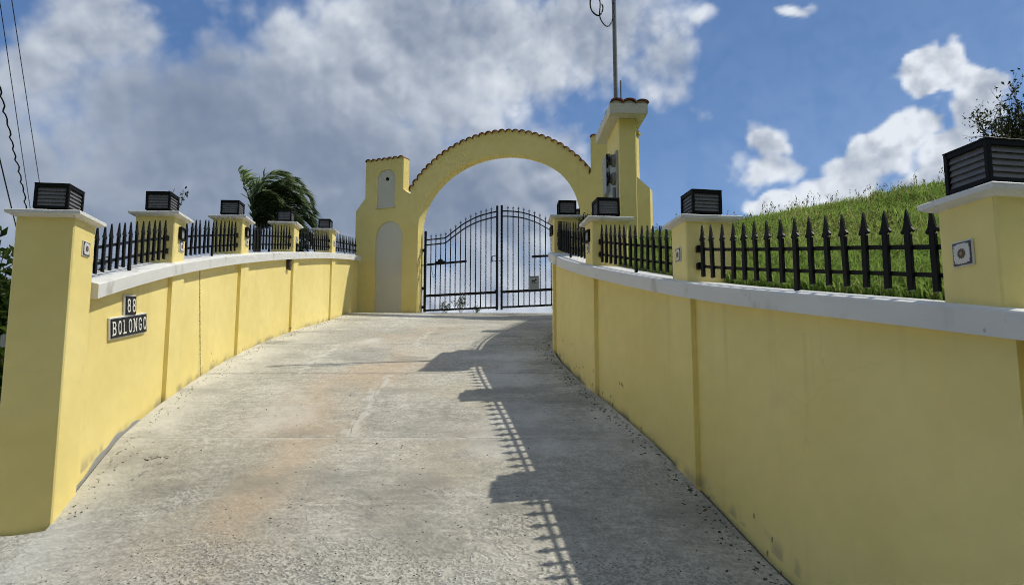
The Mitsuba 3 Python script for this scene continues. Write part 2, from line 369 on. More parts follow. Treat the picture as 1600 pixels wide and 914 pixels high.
def strip(y0, y1, u0, u1, dz, ny, nx, wob=True):
    """a patch of the drive between two fractions or absolute x lines"""
    ys = np.linspace(y0, y1, ny)
    rows = []
    for y in ys:
        a = u0(y) if callable(u0) else u0
        b = u1(y) if callable(u1) else u1
        xs = np.linspace(a, b, nx)
        rows.append(np.stack([xs, np.full(nx, y), road_z(np.full(nx, y)) + dz + (0 if wob else dip(xs, np.full(nx, y)))], -1))
    v = np.array(rows)
    if wob:
        q = np.stack([v[..., 0], v[..., 1] * .6, 0 * v[..., 0]], -1)
        v[..., 1] += .05 * (meshkit.fbm(q * 1.3, 3, 31) - .5) + .016 * (meshkit.noise(q * 14, 33) - .5)
        v[..., 2] = road_z(v[..., 1]) + dz + undulate(v[..., 0], v[..., 1])
    k = nx
    i, j = np.meshgrid(np.arange(ny - 1), np.arange(nx - 1), indexing='ij')
    q = np.stack([i * k + j, i * k + j + 1, (i + 1) * k + j + 1, (i + 1) * k + j], -1).reshape(-1, 4)
    f = np.vstack([q[:, [0, 1, 2]], q[:, [0, 2, 3]]])
    v = v.reshape(-1, 3)
    # a skirt so that each slab has an edge
    ring = np.r_[np.arange(nx), np.arange(1, ny) * k + k - 1, (ny - 1) * k + np.arange(nx - 2, -1, -1), np.arange(ny - 2, 0, -1) * k]
    low = v[ring] - [0, 0, .05]
    base = len(v); m = len(ring)
    a = np.arange(m); b = (a + 1) % m
    f = np.vstack([f, np.stack([ring[a], base + a, base + b], -1), np.stack([ring[a], base + b, ring[b]], -1)])
    return np.vstack([v, low]), f

drive = structure('driveway', strip(2.0, 26, lambda y: edge_l(max(y, 5.6)) - .25, lambda y: float(edge_r(y)) + .1, -.03, 90, 12, False), 'm_joint', smooth=True, label='steep concrete driveway climbing to the gate')
g_ = .0028
add('slab', strip(2.0, 5.55, -8.0, lambda y: float(edge_r(y)), 0, 70, 90), 'm_concrete', drive, smooth=30)
add('slab', strip(5.55, 6.75 - g_, lambda y: float(edge_l(y)) - .05, lambda y: float(edge_r(y)), 0, 60, 90), 'm_concrete', drive, smooth=30)
for (y0, y1, xj) in ((6.75, 9.0, -1.48), (9.0, 11.2, -2.6), (11.2, 13.9, -1.45), (13.9, 16.45, -2.3)):
    wv = lambda y, xj=xj: xj + .012 * math.sin(y * 5.1 + xj * 9) + .006 * math.sin(y * 17.7)
    add('slab', strip(y0 + g_, y1 - g_, lambda y: float(edge_l(y)) - .05, lambda y: wv(y) - .002, 0, 45, 40), 'm_concrete', drive, smooth=30)
    add('slab', strip(y0 + g_, y1 - g_, lambda y: wv(y) + .002, lambda y: float(edge_r(y)), 0, 45, 50), 'm_concrete', drive, smooth=30)
add('slab', strip(16.45 + g_, 18.6, lambda y: float(edge_l(min(y, 19.3))) - .05, lambda y: 1.55 + .1 * (y - 17), 0, 30, 60), 'm_concrete', drive, smooth=30)
add('slab', strip(18.6 + 2 * g_, 26, -4.3, 3.5, -.01, 30, 60), 'm_concrete', drive, smooth=30)


# ------------------------------------------------------------------ lanterns, caps, tiles, pillars
def frame_of(loc, yaw): return M(loc, yaw)

LB, LH = .26, .195            # lantern body
def lantern(x, y, z, yaw, label, tilt=0.0):
    t = thing('lantern', label, 'lantern', 'louvred lanterns on the wall pillars')
    W = M((x, y, z), yaw, 0, tilt)
    add('base', tf(cat([bevel_box(LB + .05, LB + .05, .012, .003, (0, 0, .006)), bevel_box(LB - .02, LB - .02, .016, .003, (0, 0, .020))]), W), 'm_black', t)
    h0 = .028
    fr = []
    for sx in (-1, 1):
        for sy in (-1, 1):
            fr.append(bevel_box(.024, .024, LH, .003, (sx * (LB / 2 - .012), sy * (LB / 2 - .012), h0 + LH / 2)))
    for s in (-1, 1):
        for zz in (.011, LH - .011):
            fr.append(bx(LB - .05, .020, .022, (0, s * (LB / 2 - .0125), h0 + zz)))
            fr.append(bx(.020, LB - .05, .022, (s * (LB / 2 - .0125), 0, h0 + zz)))
    add('frame', tf(cat(fr), W), 'm_black', t)
    add('lid', tf(bevel_box(LB + .004, LB + .004, .008, .002, (0, 0, h0 + LH + .0045)), W), 'm_black', t)
    n = 5
    sl = bx(LB - .05, .003, .0335)
    sl = tf(sl, M((0, 0, 0), 0, math.radians(-22)))
    for side in range(4):
        R_ = M((0, 0, 0), side * math.pi / 2)
        for k in range(n):
            zz = h0 + .022 + (LH - .044) * (k + .5) / n
            add('slat', tf(tf(sl, M((0, -(LB / 2 - .016), zz))), W @ R_), 'm_slat', t)
    add('diffuser', tf(bx(LB - .10, LB - .10, LH - .03, (0, 0, h0 + LH / 2)), W), 'm_lens', t)
    return t

def cap_mesh(w, d):
    o = .058
    a = [(w / 2 + .010, d / 2 + .010, -.016), (w / 2 + o - .014, d / 2 + o - .014, -.002), (w / 2 + o, d / 2 + o, .004), (w / 2 + o, d / 2 + o, .027), (w / 2 + o - .008, d / 2 + o - .008, .033), (.05, .05, .038)]
    rings = [[(-x, -y, z), (x, -y, z), (x, y, z), (-x, y, z)] for x, y, z in a]
    return loft(rings)

def deco_tile(p, nrm, label):
    """a square painted tile on a wall face at p, facing nrm (horizontal)"""
    t = thing('ornamental_tile', label, 'tile', 'painted tiles on the wall pillars')
    yaw = math.atan2(nrm[1], nrm[0]) + math.pi / 2     # local -y faces outwards
    W = M(p, yaw)
    s = .105
    add('grout_border', tf(bevel_box(s + .016, .010, s + .016, .003, (0, -.004, 0)), W), 'm_tilewhite', t)
    add('tile_edge', tf(bx(s, .004, s, (0, -.0105, 0)), W), 'm_tileblue', t)
    star = Polygon([(r * math.cos(a), r * math.sin(a)) for a, r in [(2 * math.pi * i / 32, .050 if i % 2 else .060) for i in range(32)]])
    octo = star.intersection(sbox(-.046, -.046, .046, .046))
    add('medallion', tf(tf(prism(octo, .002), M((0, -.0145, 0))), W), 'm_tilewhite', t)
    ros = Polygon([(r * math.cos(a), r * math.sin(a)) for a, r in [(2 * math.pi * i / 24, .020 if i % 2 else .0245) for i in range(24)]])
    add('rosette', tf(tf(prism(ros, .002), M((0, -.0165, 0))), W), 'm_tilebrown', t)
    ctr = Polygon([(r * math.cos(a), r * math.sin(a)) for a, r in [(2 * math.pi * i / 16, .006 if i % 2 else .011) for i in range(16)]])
    add('centre', tf(tf(prism(ctr, .002), M((0, -.0185, 0))), W), 'm_tilegold', t)

PW, PD, PH = .41, .33, .475      # pillar width (across the wall), depth (along it), height above the coping


# ------------------------------------------------------------------ the two boundary walls
def wall_ring(y, xf, side, off0, off1, z0, z1):
    """4 points across the wall at station y; side +1: the drive lies at +x of the wall's face line (left wall)"""
    e = 1e-3
    tx = (float(xf(y + e)) - float(xf(y - e))) / (2 * e)
    t = np.array([tx, 1.0]); t /= np.linalg.norm(t)
    nrm = np.array([t[1], -t[0]]) * side             # towards the drive
    c = np.array([float(xf(y)), y])
    a, b = c + nrm * off0, c - nrm * off1
    return [(*a, z0), (*a, z1), (*b, z1), (*b, z0)]

def lane(xf, y, side, off):
    e = 1e-3
    tx = (float(xf(y + e)) - float(xf(y - e))) / (2 * e)
    t = np.array([tx, 1.0]); t /= np.linalg.norm(t)
    return np.array([float(xf(y)), y]) + np.array([t[1], -t[0]]) * side * off

def coping_ring(y, xf, zf, side, back=.34, drop=.13):
    z = float(zf(y)); out = []
    for o, dz in ((.060, -drop), (.060, -.018), (.054, -.010), (.012, 0.0), (-back + .02, 0.0), (-back, -.02), (-back, -drop)):
        p = lane(xf, y, side, o)
        out.append((*p, z + dz))
    return out

def build_wall(name, label, xf, zf, side, y_start, y_end, pillars, yaws, y_posts):
    w = thing(name, label, 'wall')
    # panels between the pilasters
    cuts = [y_start] + list(y_posts) + [y_end]
    for i in range(len(cuts) - 1):
        a, b = cuts[i], cuts[i + 1]
        ys = np.linspace(a, b, max(6, int((b - a) / .12)))
        add('panel', loft([wall_ring(y, xf, side, -.035, .26, float(road_z(y)) - .4, float(zf(y)) - .125) for y in ys]), 'm_yellow', w, smooth=30)
    for (y, hw) in [(p, PD / 2) for p in pillars]:
        ys = np.linspace(y - hw, y + hw, 5)
        add('pilaster', loft([wall_ring(q, xf, side, .008, .20, float(road_z(q)) - .4, float(zf(q)) - .122) for q in ys]), 'm_yellow', w, smooth=30)
    return w

# left wall. L1 is a full-height end pillar
LY = [5.78, 7.93, 10.38, 13.18, 16.28]
LYAW = [.11, .07, .05, .03, .01]
left = build_wall('boundary_wall', 'sunlit yellow wall with white coping along the left side of the drive', lx, lz, +1, 5.95, 19.25, LY[1:], LYAW, LY[1:])
ys = np.linspace(5.97, 19.2, 110)
add('coping', loft([coping_ring(y, lx, lz, +1) for y in ys]), 'm_white', left, smooth=30)
right = build_wall('boundary_wall', 'shaded yellow wall curving along the right side of the drive', rx, rz, -1, .6, 17.0, [3.28, 6.03, 8.18, 10.68, 13.45], None, [3.28, 6.03, 8.18, 10.68, 13.45])
RY = [3.28, 6.03, 8.18, 10.68, 13.45]
RYAW = [.19, .14, .13, .04, -.10]
ys = np.linspace(.6, 17.0, 150)
add('coping', loft([coping_ring(y, rx, rz, -1) for y in ys]), 'm_white', right, smooth=30)

ORD = ['nearest', 'second', 'third', 'fourth', 'fifth']
def pillar(w, xf, zf, side, y, yaw, full=False, twig=False, nm='', lantern_label='', tilt=0.0):
    c = lane(xf, y, side, -PW / 2)
    z = float(zf(y))
    zb = float(road_z(y)) - .6 if full else z - .07
    top = z + PH + (.045 if full else 0)
    W = M((c[0], c[1], 0), yaw)
    pw, pd = (PW + .02, PD + .03) if full else (PW, PD)
    m = bevel_box(pw, pd, top - zb, .010, (0, 0, (top + zb) / 2))
    k = add('pillar', tf(m, W), 'm_yellow', w, smooth=30)
    add('cap', tf(cap_mesh(pw, pd), M((c[0], c[1], top + .004), yaw)), 'm_white', k, smooth=25)
    lantern(c[0] + (-.045 if y < 4 else 0), c[1], top + .004 + .0365, yaw, lantern_label, tilt)
    return np.array([c[0], c[1]]), top, yaw

info = {}
lantern_txt_l = ['black louvred lantern on the nearest left pillar, beside the power lines', 'black louvred lantern on the second left pillar with a leafy twig behind it', 'black louvred lantern on the third left pillar, left of the palm',
                 'black louvred lantern on the fourth left pillar in front of the palm', 'small black louvred lantern on the fifth left pillar nearest the gatehouse']
lantern_txt_r = ['large black louvred lantern on the nearest right pillar at the picture edge', 'black louvred lantern on the second right pillar against blue sky', 'black louvred lantern on the third right pillar before the meter column',
                 'black louvred lantern on the fourth right pillar beside the gate', 'black louvred lantern hidden behind the fourth right pillar']
for i in range(5):
    info['L%d' % (i + 1)] = pillar(left, lx, lz, +1, LY[i], LYAW[i], i == 0, lantern_label=lantern_txt_l[i], tilt=[.01, -.005, .008, 0, .006][i])
for i in range(5):
    info['R%d' % (i + 1)] = pillar(right, rx, rz, -1, RY[i], RYAW[i], lantern_label=lantern_txt_r[i], tilt=[0, .012, -.01, .004, 0][i])
# exposed grey render strip along the foot of the left wall
ys = np.linspace(5.99, 7.3, 40)
strip_r = []
for y in ys:
    hgt = -.03 + .075 * np.clip(math.sin((y - 5.9) / 1.42 * math.pi), 0, 1) ** .6 * (1 - .45 * (y - 5.9) / 1.42) + .012 * math.sin(y * 17)
    strip_r.append(wall_ring(y, lx, +1, -.031, .05, float(road_z(y)) - .4, float(road_z(y)) + float(dip(np.array(-3.6), np.array(y))) + hgt))
add('bare_render', loft(strip_r), 'm_plaster', left, smooth=30, label='bare grey render showing along the foot of the wall')
# thin crack cover down the third panel
p0 = lane(lx, 8.72, 1, -.034)
add('crack', tube([(p0[0], p0[1] + .03 * k, float(road_z(8.72)) + .0 + (float(lz(8.72)) - .14 - float(road_z(8.72))) * (1 - k / 6)) for k in range(7)], .0035, 5), 'm_brown', left)

def face_point(P_, dz, along=0.0, side=+1, full=False):
    (c, top, yaw) = P_
    t = np.array([-math.sin(yaw), math.cos(yaw)])
    nrm = np.array([t[1], -t[0]]) * side
    hw = (PW + .02) / 2 if full else PW / 2
    q = c + nrm * (hw + .001) + t * along
    return (q[0], q[1], top + dz), nrm
tl = ['small painted tile on the right face of the nearest left pillar', 'small painted tile below the bracket on the second left pillar', 'small painted tile below the bracket on the third left pillar', 'small painted tile on the fourth left pillar', 'small painted tile on the fifth left pillar']
for i, (dz, al) in enumerate([(-.22, .02), (-.30, .04), (-.30, .04), (-.26, .0), (-.26, .0)]):
    p, n_ = face_point(info['L%d' % (i + 1)], dz, al, +1, i == 0)
    deco_tile(p, n_, tl[i])
tr = ['large painted tile with dark border on the nearest right pillar', 'small painted tile on the second right pillar', 'small faint painted tile below the bracket on the third right pillar']
for i, (dz, al) in enumerate([(-.235, .02), (-.26, .0), (-.29, .0)]):
    p, n_ = face_point(info['R%d' % (i + 1)], dz, al, -1)
    deco_tile(p, n_, tr[i])

def bracket(Pn, side, dz, al, label, ang=0.0):
    t = thing('bracket', label, 'bracket', 'black framed brackets on the pillars')
    p, n_ = face_point(info[Pn], dz, al, side)
    yaw = math.atan2(n_[1], n_[0]) + math.pi / 2
    W = M(p, yaw + ang)
    s, h = .15, .12
    fr = cat([bx(s, .03, .018, (0, -.02, h / 2)), bx(s, .03, .018, (0, -.02, -h / 2)), bx(.018, .03, h - .018, (s / 2 - .009, -.02, 0)), bx(.018, .03, h - .018, (-s / 2 + .009, -.02, 0)), bx(.03, .02, .03, (s / 2 - .03, -.005, h / 2 - .02))])
    add('frame', tf(fr, W), 'm_black', t)
    add('plate', tf(bx(s - .04, .008, h - .022, (0, -.012, 0)), W), 'm_meterbox', t)
bracket('L2', +1, -.165, .02, 'small black framed bracket above the tile on the second left pillar')
bracket('L3', +1, -.165, .02, 'small black framed bracket above the tile on the third left pillar')
bracket('L4', +1, -.40, .03, 'small black framed bracket low on the fourth left pillar')
bracket('R3', -1, -.155, 0.0, 'small black framed bracket above the tile on the third right pillar', .15)
bracket('R4', -1, -.155, 0.02, 'small black framed bracket on the fourth right pillar beside the gate', .1)

# brown box lamp below the coping near the fourth left pillar
p = lane(lx, 12.75, 1, -.02)
t = thing('wall_lamp', 'small brown box lamp under the coping beside the fourth left pillar', 'lamp')
yw = math.atan2(0.04, 1)
add('housing', tf(cat([bevel_box(.05, .12, .17, .008, (0, 0, 0)), bevel_box(.07, .15, .02, .005, (.005, 0, .09))]), M((p[0] + .02, p[1], float(lz(12.75)) - .235), yw)), 'm_brown', t)
add('lens', tf(bevel_box(.02, .08, .07, .005, (0, 0, 0)), M((p[0] + .046, p[1], float(lz(12.75)) - .255), yw)), 'm_darkglass', t)

# pale utility box on the far side of the nearest left pillar
c, top, yaw = info['L1']
t = thing('utility_box', 'pale grey utility box on the far side of the nearest left pillar', 'box')
add('case', tf(bevel_box(.06, .10, .10, .006, (-(PW + .02) / 2 - .028, -.08, 0)), M((c[0], c[1], 1.86), yaw)), 'm_meterbox', t)
add('door', tf(bevel_box(.008, .08, .08, .002, (-(PW + .02) / 2 - .063, -.08, 0)), M((c[0], c[1], 1.86), yaw)), 'm_meterbox', t)

# ------------------------------------------------------------------ picket fences between the pillars
def picket_mesh(length, post=False):
    b = .038 if not post else .043
    hz = length - .128
    body = bevel_box(b, .022, hz, .003, (0, 0, hz / 2))
    head = Polygon([(-.016, hz - .004), (-.015, hz + .014), (-.033, hz + .002), (-.041, hz + .012), (-.026, hz + .030), (-.019, hz + .052), (-.009, hz + .098), (0, hz + .128), (.009, hz + .098), (.019, hz + .052), (.026, hz + .030), (.041, hz + .012), (.033, hz + .002), (.015, hz + .014), (.016, hz - .004)])
    m = prism(head, .012); m.apply_translation((0, -.006, 0))
    return cat([body, m])
_PK = mikit.ply(picket_mesh(.42), 'm_black')
_PP = mikit.ply(picket_mesh(.462, True), 'm_black')

def fence(xf, zf, side, y0, y1, n, label, mid=None, dropz=0.0):
    t = thing('picket_fence', label, 'fence', 'black picket fence panels on the walls')
    off = -.068
    def pt(y, dz):
        q = lane(xf, y, side, off); return (q[0], q[1], float(zf(y)) + dz)
    ys = np.linspace(y0, y1, 14)
    for dz in (.268, .128):
        rings = []
        for y in ys:
            a, b = lane(xf, y, side, off - .005), lane(xf, y, side, off - .024)
            z = float(zf(y)) + dz
            rings.append([(*a, z - .012), (*a, z + .012), (*b, z + .012), (*b, z - .012)])
        add('rail', loft(rings), 'm_black', t)
        for ye in (y0 - .02, y1 + .02):
            q = lane(xf, ye, side, off - .01)
            add('wall_bracket', tf(bevel_box(.05, .05, .055, .004), M((q[0], q[1], float(zf(ye)) + dz), 0)), 'm_black', t)
    pad = (y1 - y0) / n * .35
    for k in range(n):
        y = y0 + pad + (y1 - y0 - 2 * pad) * k / (n - 1)
        e = 1e-2
        yaw = -math.atan2(float(xf(y + e) - xf(y - e)), 2 * e) + math.pi / 2
        post = mid is not None and k == mid
        q = pt(y, .002 if post else .045)
        add('picket', _PP if post else _PK, None, t, to_world=mi_T(M(q, yaw + rng.normal(0, .03), rng.normal(0, .012), rng.normal(0, .012))))

lf = [(LY[0] + .21, LY[1] - .2, 13, 'black picket fence panel between the nearest and second left pillars'),
      (LY[1] + .2, LY[2] - .2, 14, 'black picket fence panel between the second and third left pillars'),
      (LY[2] + .2, LY[3] - .2, 15, 'black picket fence panel between the third and fourth left pillars'),
      (LY[3] + .2, LY[4] - .2, 16, 'black picket fence panel between the fourth and fifth left pillars'),
      (LY[4] + .2, 19.05, 15, 'black picket fence panel between the fifth left pillar and the gatehouse')]
for a, b, n, s in lf: fence(lx, lz, +1, a, b, n, s, n // 2)
rf = [(RY[0] + .2, RY[1] - .2, 16, 'black picket fence panel before the grass bank, between the nearest and second right pillars'),
      (RY[1] + .2, RY[2] - .2, 14, 'black picket fence panel between the second and third right pillars'),
      (RY[2] + .2, RY[3] - .2, 15, 'black picket fence panel between the third and fourth right pillars'),
      (RY[3] + .2, RY[4] - .2, 15, 'black picket fence panel beyond the fourth right pillar'),
      (RY[4] + .2, 16.6, 15, 'black picket fence panel running up to the right gatehouse pier')]
for a, b, n, s in rf: fence(rx, rz, -1, a, b, n, s, n // 2 - 1)

# ------------------------------------------------------------------ house number and name plaques on the left wall
def letter(ch, h):
    m = meshkit.text_mesh(ch, h, .004, bold=False)
    b = m.bounds
    m.apply_translation((-(b[0][0] + b[1][0]) / 2, -b[0][1] * 1.0 if ch in 'OG8' else -b[0][1], 0))
    w = b[1][0] - b[0][0]
    m.apply_scale([.068 / w if ch not in 'L' else .058 / w, h / (b[1][1] - b[0][1]), 1])
    bars = {'B': [(-.040, .0), (-.040, h - .010)], 'L': [(-.039, 0), (-.039, h - .010)], 'N': [(-.044, 0), (-.044, h - .010), (.024, h - .010)]}.get(ch, [])
    ex = []
    for (x, y) in bars:
        q = trimesh.creation.box(((.026 if ch != 'B' else .016), .010, .0036)); q.apply_translation((x + .006, y + .004, .0018)); ex.append(q)
    m = cat([m] + ex)
    m.apply_transform(trimesh.transformations.rotation_matrix(math.pi / 2, [1, 0, 0]))   # letters face -y, up is z
    return m

def plaque(text, name, yc, zc, slope, label, tw=.088, th=.145):
    q = lane(lx, yc, 1, -.034)
    e = 1e-2
    tx = float(lx(yc + e) - lx(yc - e)) / (2 * e)
    yaw = math.atan2(1, tx)           # local x runs along the wall, away from the street
    t = thing(name, label, 'plaque')
    W = M((q[0], q[1], zc), yaw) @ trimesh.transformations.rotation_matrix(-slope, [0, 1, 0])
    n = len(text)
    add('backing', tf(bevel_box(n * tw + .022, .022, th + .024, .004, (0, -.012, 0)), W), 'm_white', t)
    for i, ch in enumerate(text):
        x = (i - (n - 1) / 2) * tw
        k = add('number_tile' if ch.isdigit() else 'letter_tile', tf(bevel_box(tw - .002, .010, th, .002, (x, -.0275, 0)), W), 'm_blacktile', t)
        add('number' if ch.isdigit() else 'letter', tf(tf(letter(ch, .122), M((x, -.033, -.061))), W), 'm_letter', k)

plaque('88', 'number_plaque', 6.80, 2.262, 0.12, 'black tile plaque with white number 88 on the left wall', .112, .17)
plaque('BOLONGO', 'name_plaque', 6.80, 2.075, 0.16, 'black tile plaque reading BOLONGO below the house number', .112, .17)

# ------------------------------------------------------------------ gatehouse: arch, piers, blind door, tiles
GA = math.radians(-21.6)
UD = np.array([math.cos(GA), math.sin(GA)])
ND = np.array([UD[1], -UD[0]])                       # towards the street
G0 = np.array([-2.332, 19.0]) + ND * .27
GW = M((G0[0], G0[1], 0), GA)                        # local x = along the gate, local -y = street
CX = 2.17
def mir(pts): return [(2 * CX - x, z) for x, z in pts][::-1]
outer_l = [(-1.90, 2.9), (-1.90, 6.22), (-1.62, 6.56), (-1.62, 7.55), (-.46, 7.55), (-.46, 6.70), (-.25, 6.53)]
R0, ZC0 = 2.95, 4.92
ext = [(CX + R0 * math.sin(a), ZC0 + R0 * math.cos(a)) for a in np.linspace(-.965, .965, 49)]
ext = [p for p in ext if -.24 < p[0] < 2 * CX + .24]
intr = [(CX - 2.17 * math.cos(a), 5.55 + 1.75 * math.sin(a)) for a in np.linspace(0, math.pi, 49)]
intr[0], intr[-1] = (0.0, 5.55), (2 * CX, 5.55)
outer_r = [(4.59, 6.53), (4.63, 6.60), (4.63, 7.45), (5.73, 7.45), (5.73, 6.36), (6.02, 6.06), (6.02, 2.9)]
outline = Polygon(outer_l + ext + outer_r + [(2 * CX, 2.9)] + intr[::-1] + [(0.0, 2.9)])
door = sbox(-1.26, 3.0, -.46, 5.42).union(shapely.affinity.scale(Point(-.86, 5.42).buffer(1, 24), .40, .45))
niche = sbox(-1.25, 6.26, -.71, 7.06).union(shapely.affinity.scale(Point(-.98, 7.06).buffer(1, 24), .27, .22))
front = outline.difference(door.union(niche))
gh = thing('gatehouse', 'yellow gatehouse arch with red roof tiles and blind door at the top of the drive', 'gatehouse')
body = cat([tf(prism(front, .035), M((0, 0, 0))), tf(prism(outline, .26), M((0, .0352, 0)))])
add('wall', tf(body, GW), 'm_yellow_far', gh)
add('blind_door', tf(tf(prism(door.buffer(-.002), .012), M((0, .022, 0))), GW), 'm_pale', gh, label='pale arched blind door panel')
add('niche', tf(tf(prism(niche.buffer(-.002), .012), M((0, .022, 0))), GW), 'm_pale', gh, label='pale arched niche with a dark hole')
hole = trimesh.creation.cylinder(.045, .02, sections=16); hole.apply_transform(trimesh.transformations.rotation_matrix(math.pi / 2, [1, 0, 0]))
add('niche_light', tf(tf(hole, M((-.95, .012, 7.02))), GW), 'm_black', gh)
add('niche_sill', tf(bevel_box(.60, .05, .035, .006, (-.98, -.01, 6.245)), GW), 'm_pale', gh)

def barrel(L=.40, r=.088, thick=.014, up=True):
    a = np.linspace(0, math.pi, 11)
    rings = []
    for y, k in ((-L / 2, 1.06), (L / 2, .94)):
        o = [(r * k * math.cos(t), y, r * k * .8 * math.sin(t)) for t in a]
        i = [((r * k - thick) * math.cos(t), y, (r * k - thick) * .8 * math.sin(t)) for t in a[::-1]]
        rings.append(o + i)
    r_ = np.array(rings); K = r_.shape[1]
    f = []
    for j in range(K):
        f += [[j, (j + 1) % K, K + (j + 1) % K], [j, K + (j + 1) % K, K + j]]
    n2 = len(a)
    for b in (0, K):
        for j in range(n2 - 1):
            q = [b + j, b + j + 1, b + K - 2 - j, b + K - 1 - j]
            f += [[q[0], q[1], q[2]], [q[0], q[2], q[3]]] if b else [[q[0], q[2], q[1]], [q[0], q[3], q[2]]]
    m = trimesh.Trimesh(r_.reshape(-1, 3), f, process=False)
    return m
BAR = barrel()
MORTAR = []
FILL = prism(Polygon([(.086 * math.cos(a), .066 * math.sin(a)) for a in np.linspace(0, math.pi, 13)] + [(-.086, -.02), (.086, -.02)]), .26)
FILL.apply_translation((0, -.13, 0))
def roof_tile(x, z, roll, parent=gh, W=GW, yc=.15, pit=0.0, s=1.0):
    m = tf(BAR, trimesh.transformations.scale_matrix(s)) if s != 1 else BAR
    if parent == gh:
        MORTAR.append(tf(tf(FILL, trimesh.transformations.scale_matrix(s)), W @ M((x, .13 + .001 * (len(MORTAR) % 3), z - .004), 0, 0, roll)))
    add('roof_tile', tf(m, W @ M((x, yc + rng.normal(0, .006), z), 0, pit + rng.normal(0, .015), roll + rng.normal(0, .02))), 'm_terra', parent, smooth=35)
na = 31
for a in np.linspace(-.93, .93, na):
    roof_tile(CX + (R0 + .004) * math.sin(a), ZC0 + (R0 + .004) * math.cos(a), a)
for s in (0, 1):
    for k in range(7):
        x = -1.62 + .083 + k * .166
        roof_tile(x if s == 0 else x + 6.25 + .0, 7.552 if s == 0 else 7.452, 0, s=.94, pit=.06)

for mm in MORTAR: add('mortar', mm, 'm_yellow_far', gh)

# ------------------------------------------------------------------ the gate: two leaves
GB = float(road_z(19.0)) + .03
railz = PchipInterpolator([0, .27, .39, .57, .78, 1.0], [1.89, 1.90, 2.04, 2.26, 2.41, 2.47])
LEAF = 2.085
def gate_leaf(x_hinge, sgn, label):
    t = thing('gate_leaf', label, 'gate', 'the two leaves of the iron gate')
    yq = .27
    def X(s): return x_hinge + sgn * s
    def W(m): return tf(m, GW)
    z0 = GB
    add('hinge_stile', W(bevel_box(.055, .05, 2.12, .004, (X(.03), yq, z0 + 1.06))), 'm_black', t)
    add('meeting_stile', W(bevel_box(.045, .05, 2.64, .004, (X(LEAF - .027), yq, z0 + 1.30))), 'm_black', t)
    def rail(za, zb, h, d, s0=.05, s1=LEAF - .05):
        return W(bevel_box(abs(s1 - s0), d, h, .003, ((X(s0) + X(s1)) / 2, yq, z0 + (za + zb) / 2)))
    add('bottom_rail', rail(.04, .04, .045, .04), 'm_black', t)
    add('lower_rail', rail(.42, .42, .060, .036), 'm_black', t)
    for dz in (0, -.135):
        ss = np.linspace(.05, LEAF - .05, 40)
        rings = []
        for s in ss:
            z = z0 + float(railz(np.clip(s / LEAF, 0, 1))) + dz
            rings.append([(X(s), yq - .014, z - .014), (X(s), yq - .014, z + .014), (X(s), yq + .014, z + .014), (X(s), yq + .014, z - .014)])
        add('top_rail', W(loft(rings)), 'm_black', t, smooth=30)
    n = 13
    for k in range(n):
        s = .05 + (LEAF - .10) * (k + 1) / (n + 1)
        zt = float(railz(s / LEAF)) + .155
        m = bx(.019, .019, zt - .11 - .05, (0, 0, (zt - .11 + .05) / 2))
        hd = Polygon([(-.008, zt - .12), (-.008, zt - .085), (-.034, zt - .060), (-.030, zt - .052), (-.010, zt - .066), (0, zt), (.010, zt - .066), (.030, zt - .052), (.034, zt - .060), (.008, zt - .085), (.008, zt - .12)])
        h = prism(hd, .008); h.apply_translation((0, -.004, 0))
        add('picket', W(tf(cat([m, h]), M((X(s), yq, z0)))), 'm_black', t)
    for zz in (.13, .62, 1.62):
        add('hinge', W(bevel_box(.07, .06, .07, .005, (X(-.02), yq + .005, z0 + zz))), 'm_black', t)
    return t, X, z0, yq
gl, XL_, z0, yq = gate_leaf(0.05, +1, 'left leaf of the tall black iron gate, with opener motor')
gr, XR_, _, _ = gate_leaf(2 * CX - .05, -1, 'right leaf of the tall black iron gate, carrying a pale sign')
# drop bolt and latch on the left leaf
add('latch', tf(cat([bx(.13, .02, .016, (XL_(LEAF - .09), yq - .035, z0 + 1.20)), bx(.016, .02, .12, (XL_(LEAF - .15), yq - .035, z0 + 1.26)), bx(.10, .02, .016, (XL_(LEAF - .10), yq - .035, z0 + 1.33)), bx(.13, .02, .014, (XL_(LEAF + .10), yq - .035, z0 + 1.20))]), GW), 'm_black', gl)
add('drop_bolt', tf(cat([bx(.018, .02, .5, (XL_(LEAF - .02), yq - .035, z0 + .21)), bx(.05, .03, .03, (XL_(LEAF - .05), yq - .035, z0 + .46))]), GW), 'm_black', gl)
def opener(X, sgn, lab, motor):
    t = thing('gate_opener', lab, 'gate opener', 'opener arms on the gate leaves')
    add('arm', tf(tf(bevel_box(1.12, .045, .05, .006), M((X(.02 + .66), yq - .05, z0 + 1.235), 0, 0, -sgn * .02)), GW), 'm_black', t)
    add('rod', tf(bx(.36, .025, .022, (X(-.02), yq - .05, z0 + 1.215)), GW), 'm_black', t)
    if motor:
        add('motor', tf(cat([bevel_box(.30, .07, .085, .015, (X(.50), yq - .055, z0 + 1.25)), bevel_box(.12, .07, .06, .015, (X(.50), yq - .055, z0 + 1.31))]), GW), 'm_black', t)
        cb = [(X(.26 + .10 * math.sin(a * math.pi) * 1.0 * (1 if a < .5 else 1)) + .02 * a, yq - .07, z0 + 1.22 - .36 * math.sin(a * math.pi)) for a in np.linspace(0, 1, 14)]
        cb = [(X(.24 + .16 * a), yq - .07, z0 + 1.22 - .34 * math.sin(a * math.pi)) for a in np.linspace(0, 1, 16)]
        add('cable', tf(tube(cb, .006, 5), GW), 'm_cable', t, smooth=True)
        add('post_bracket', tf(bevel_box(.03, .05, .42, .004, (X(-.085), yq - .03, z0 + 1.22)), GW), 'm_black', t)
opener(XL_, 1, 'black opener arm with motor across the left gate leaf', True)
opener(XR_, -1, 'plain black opener arm across the right gate leaf', False)
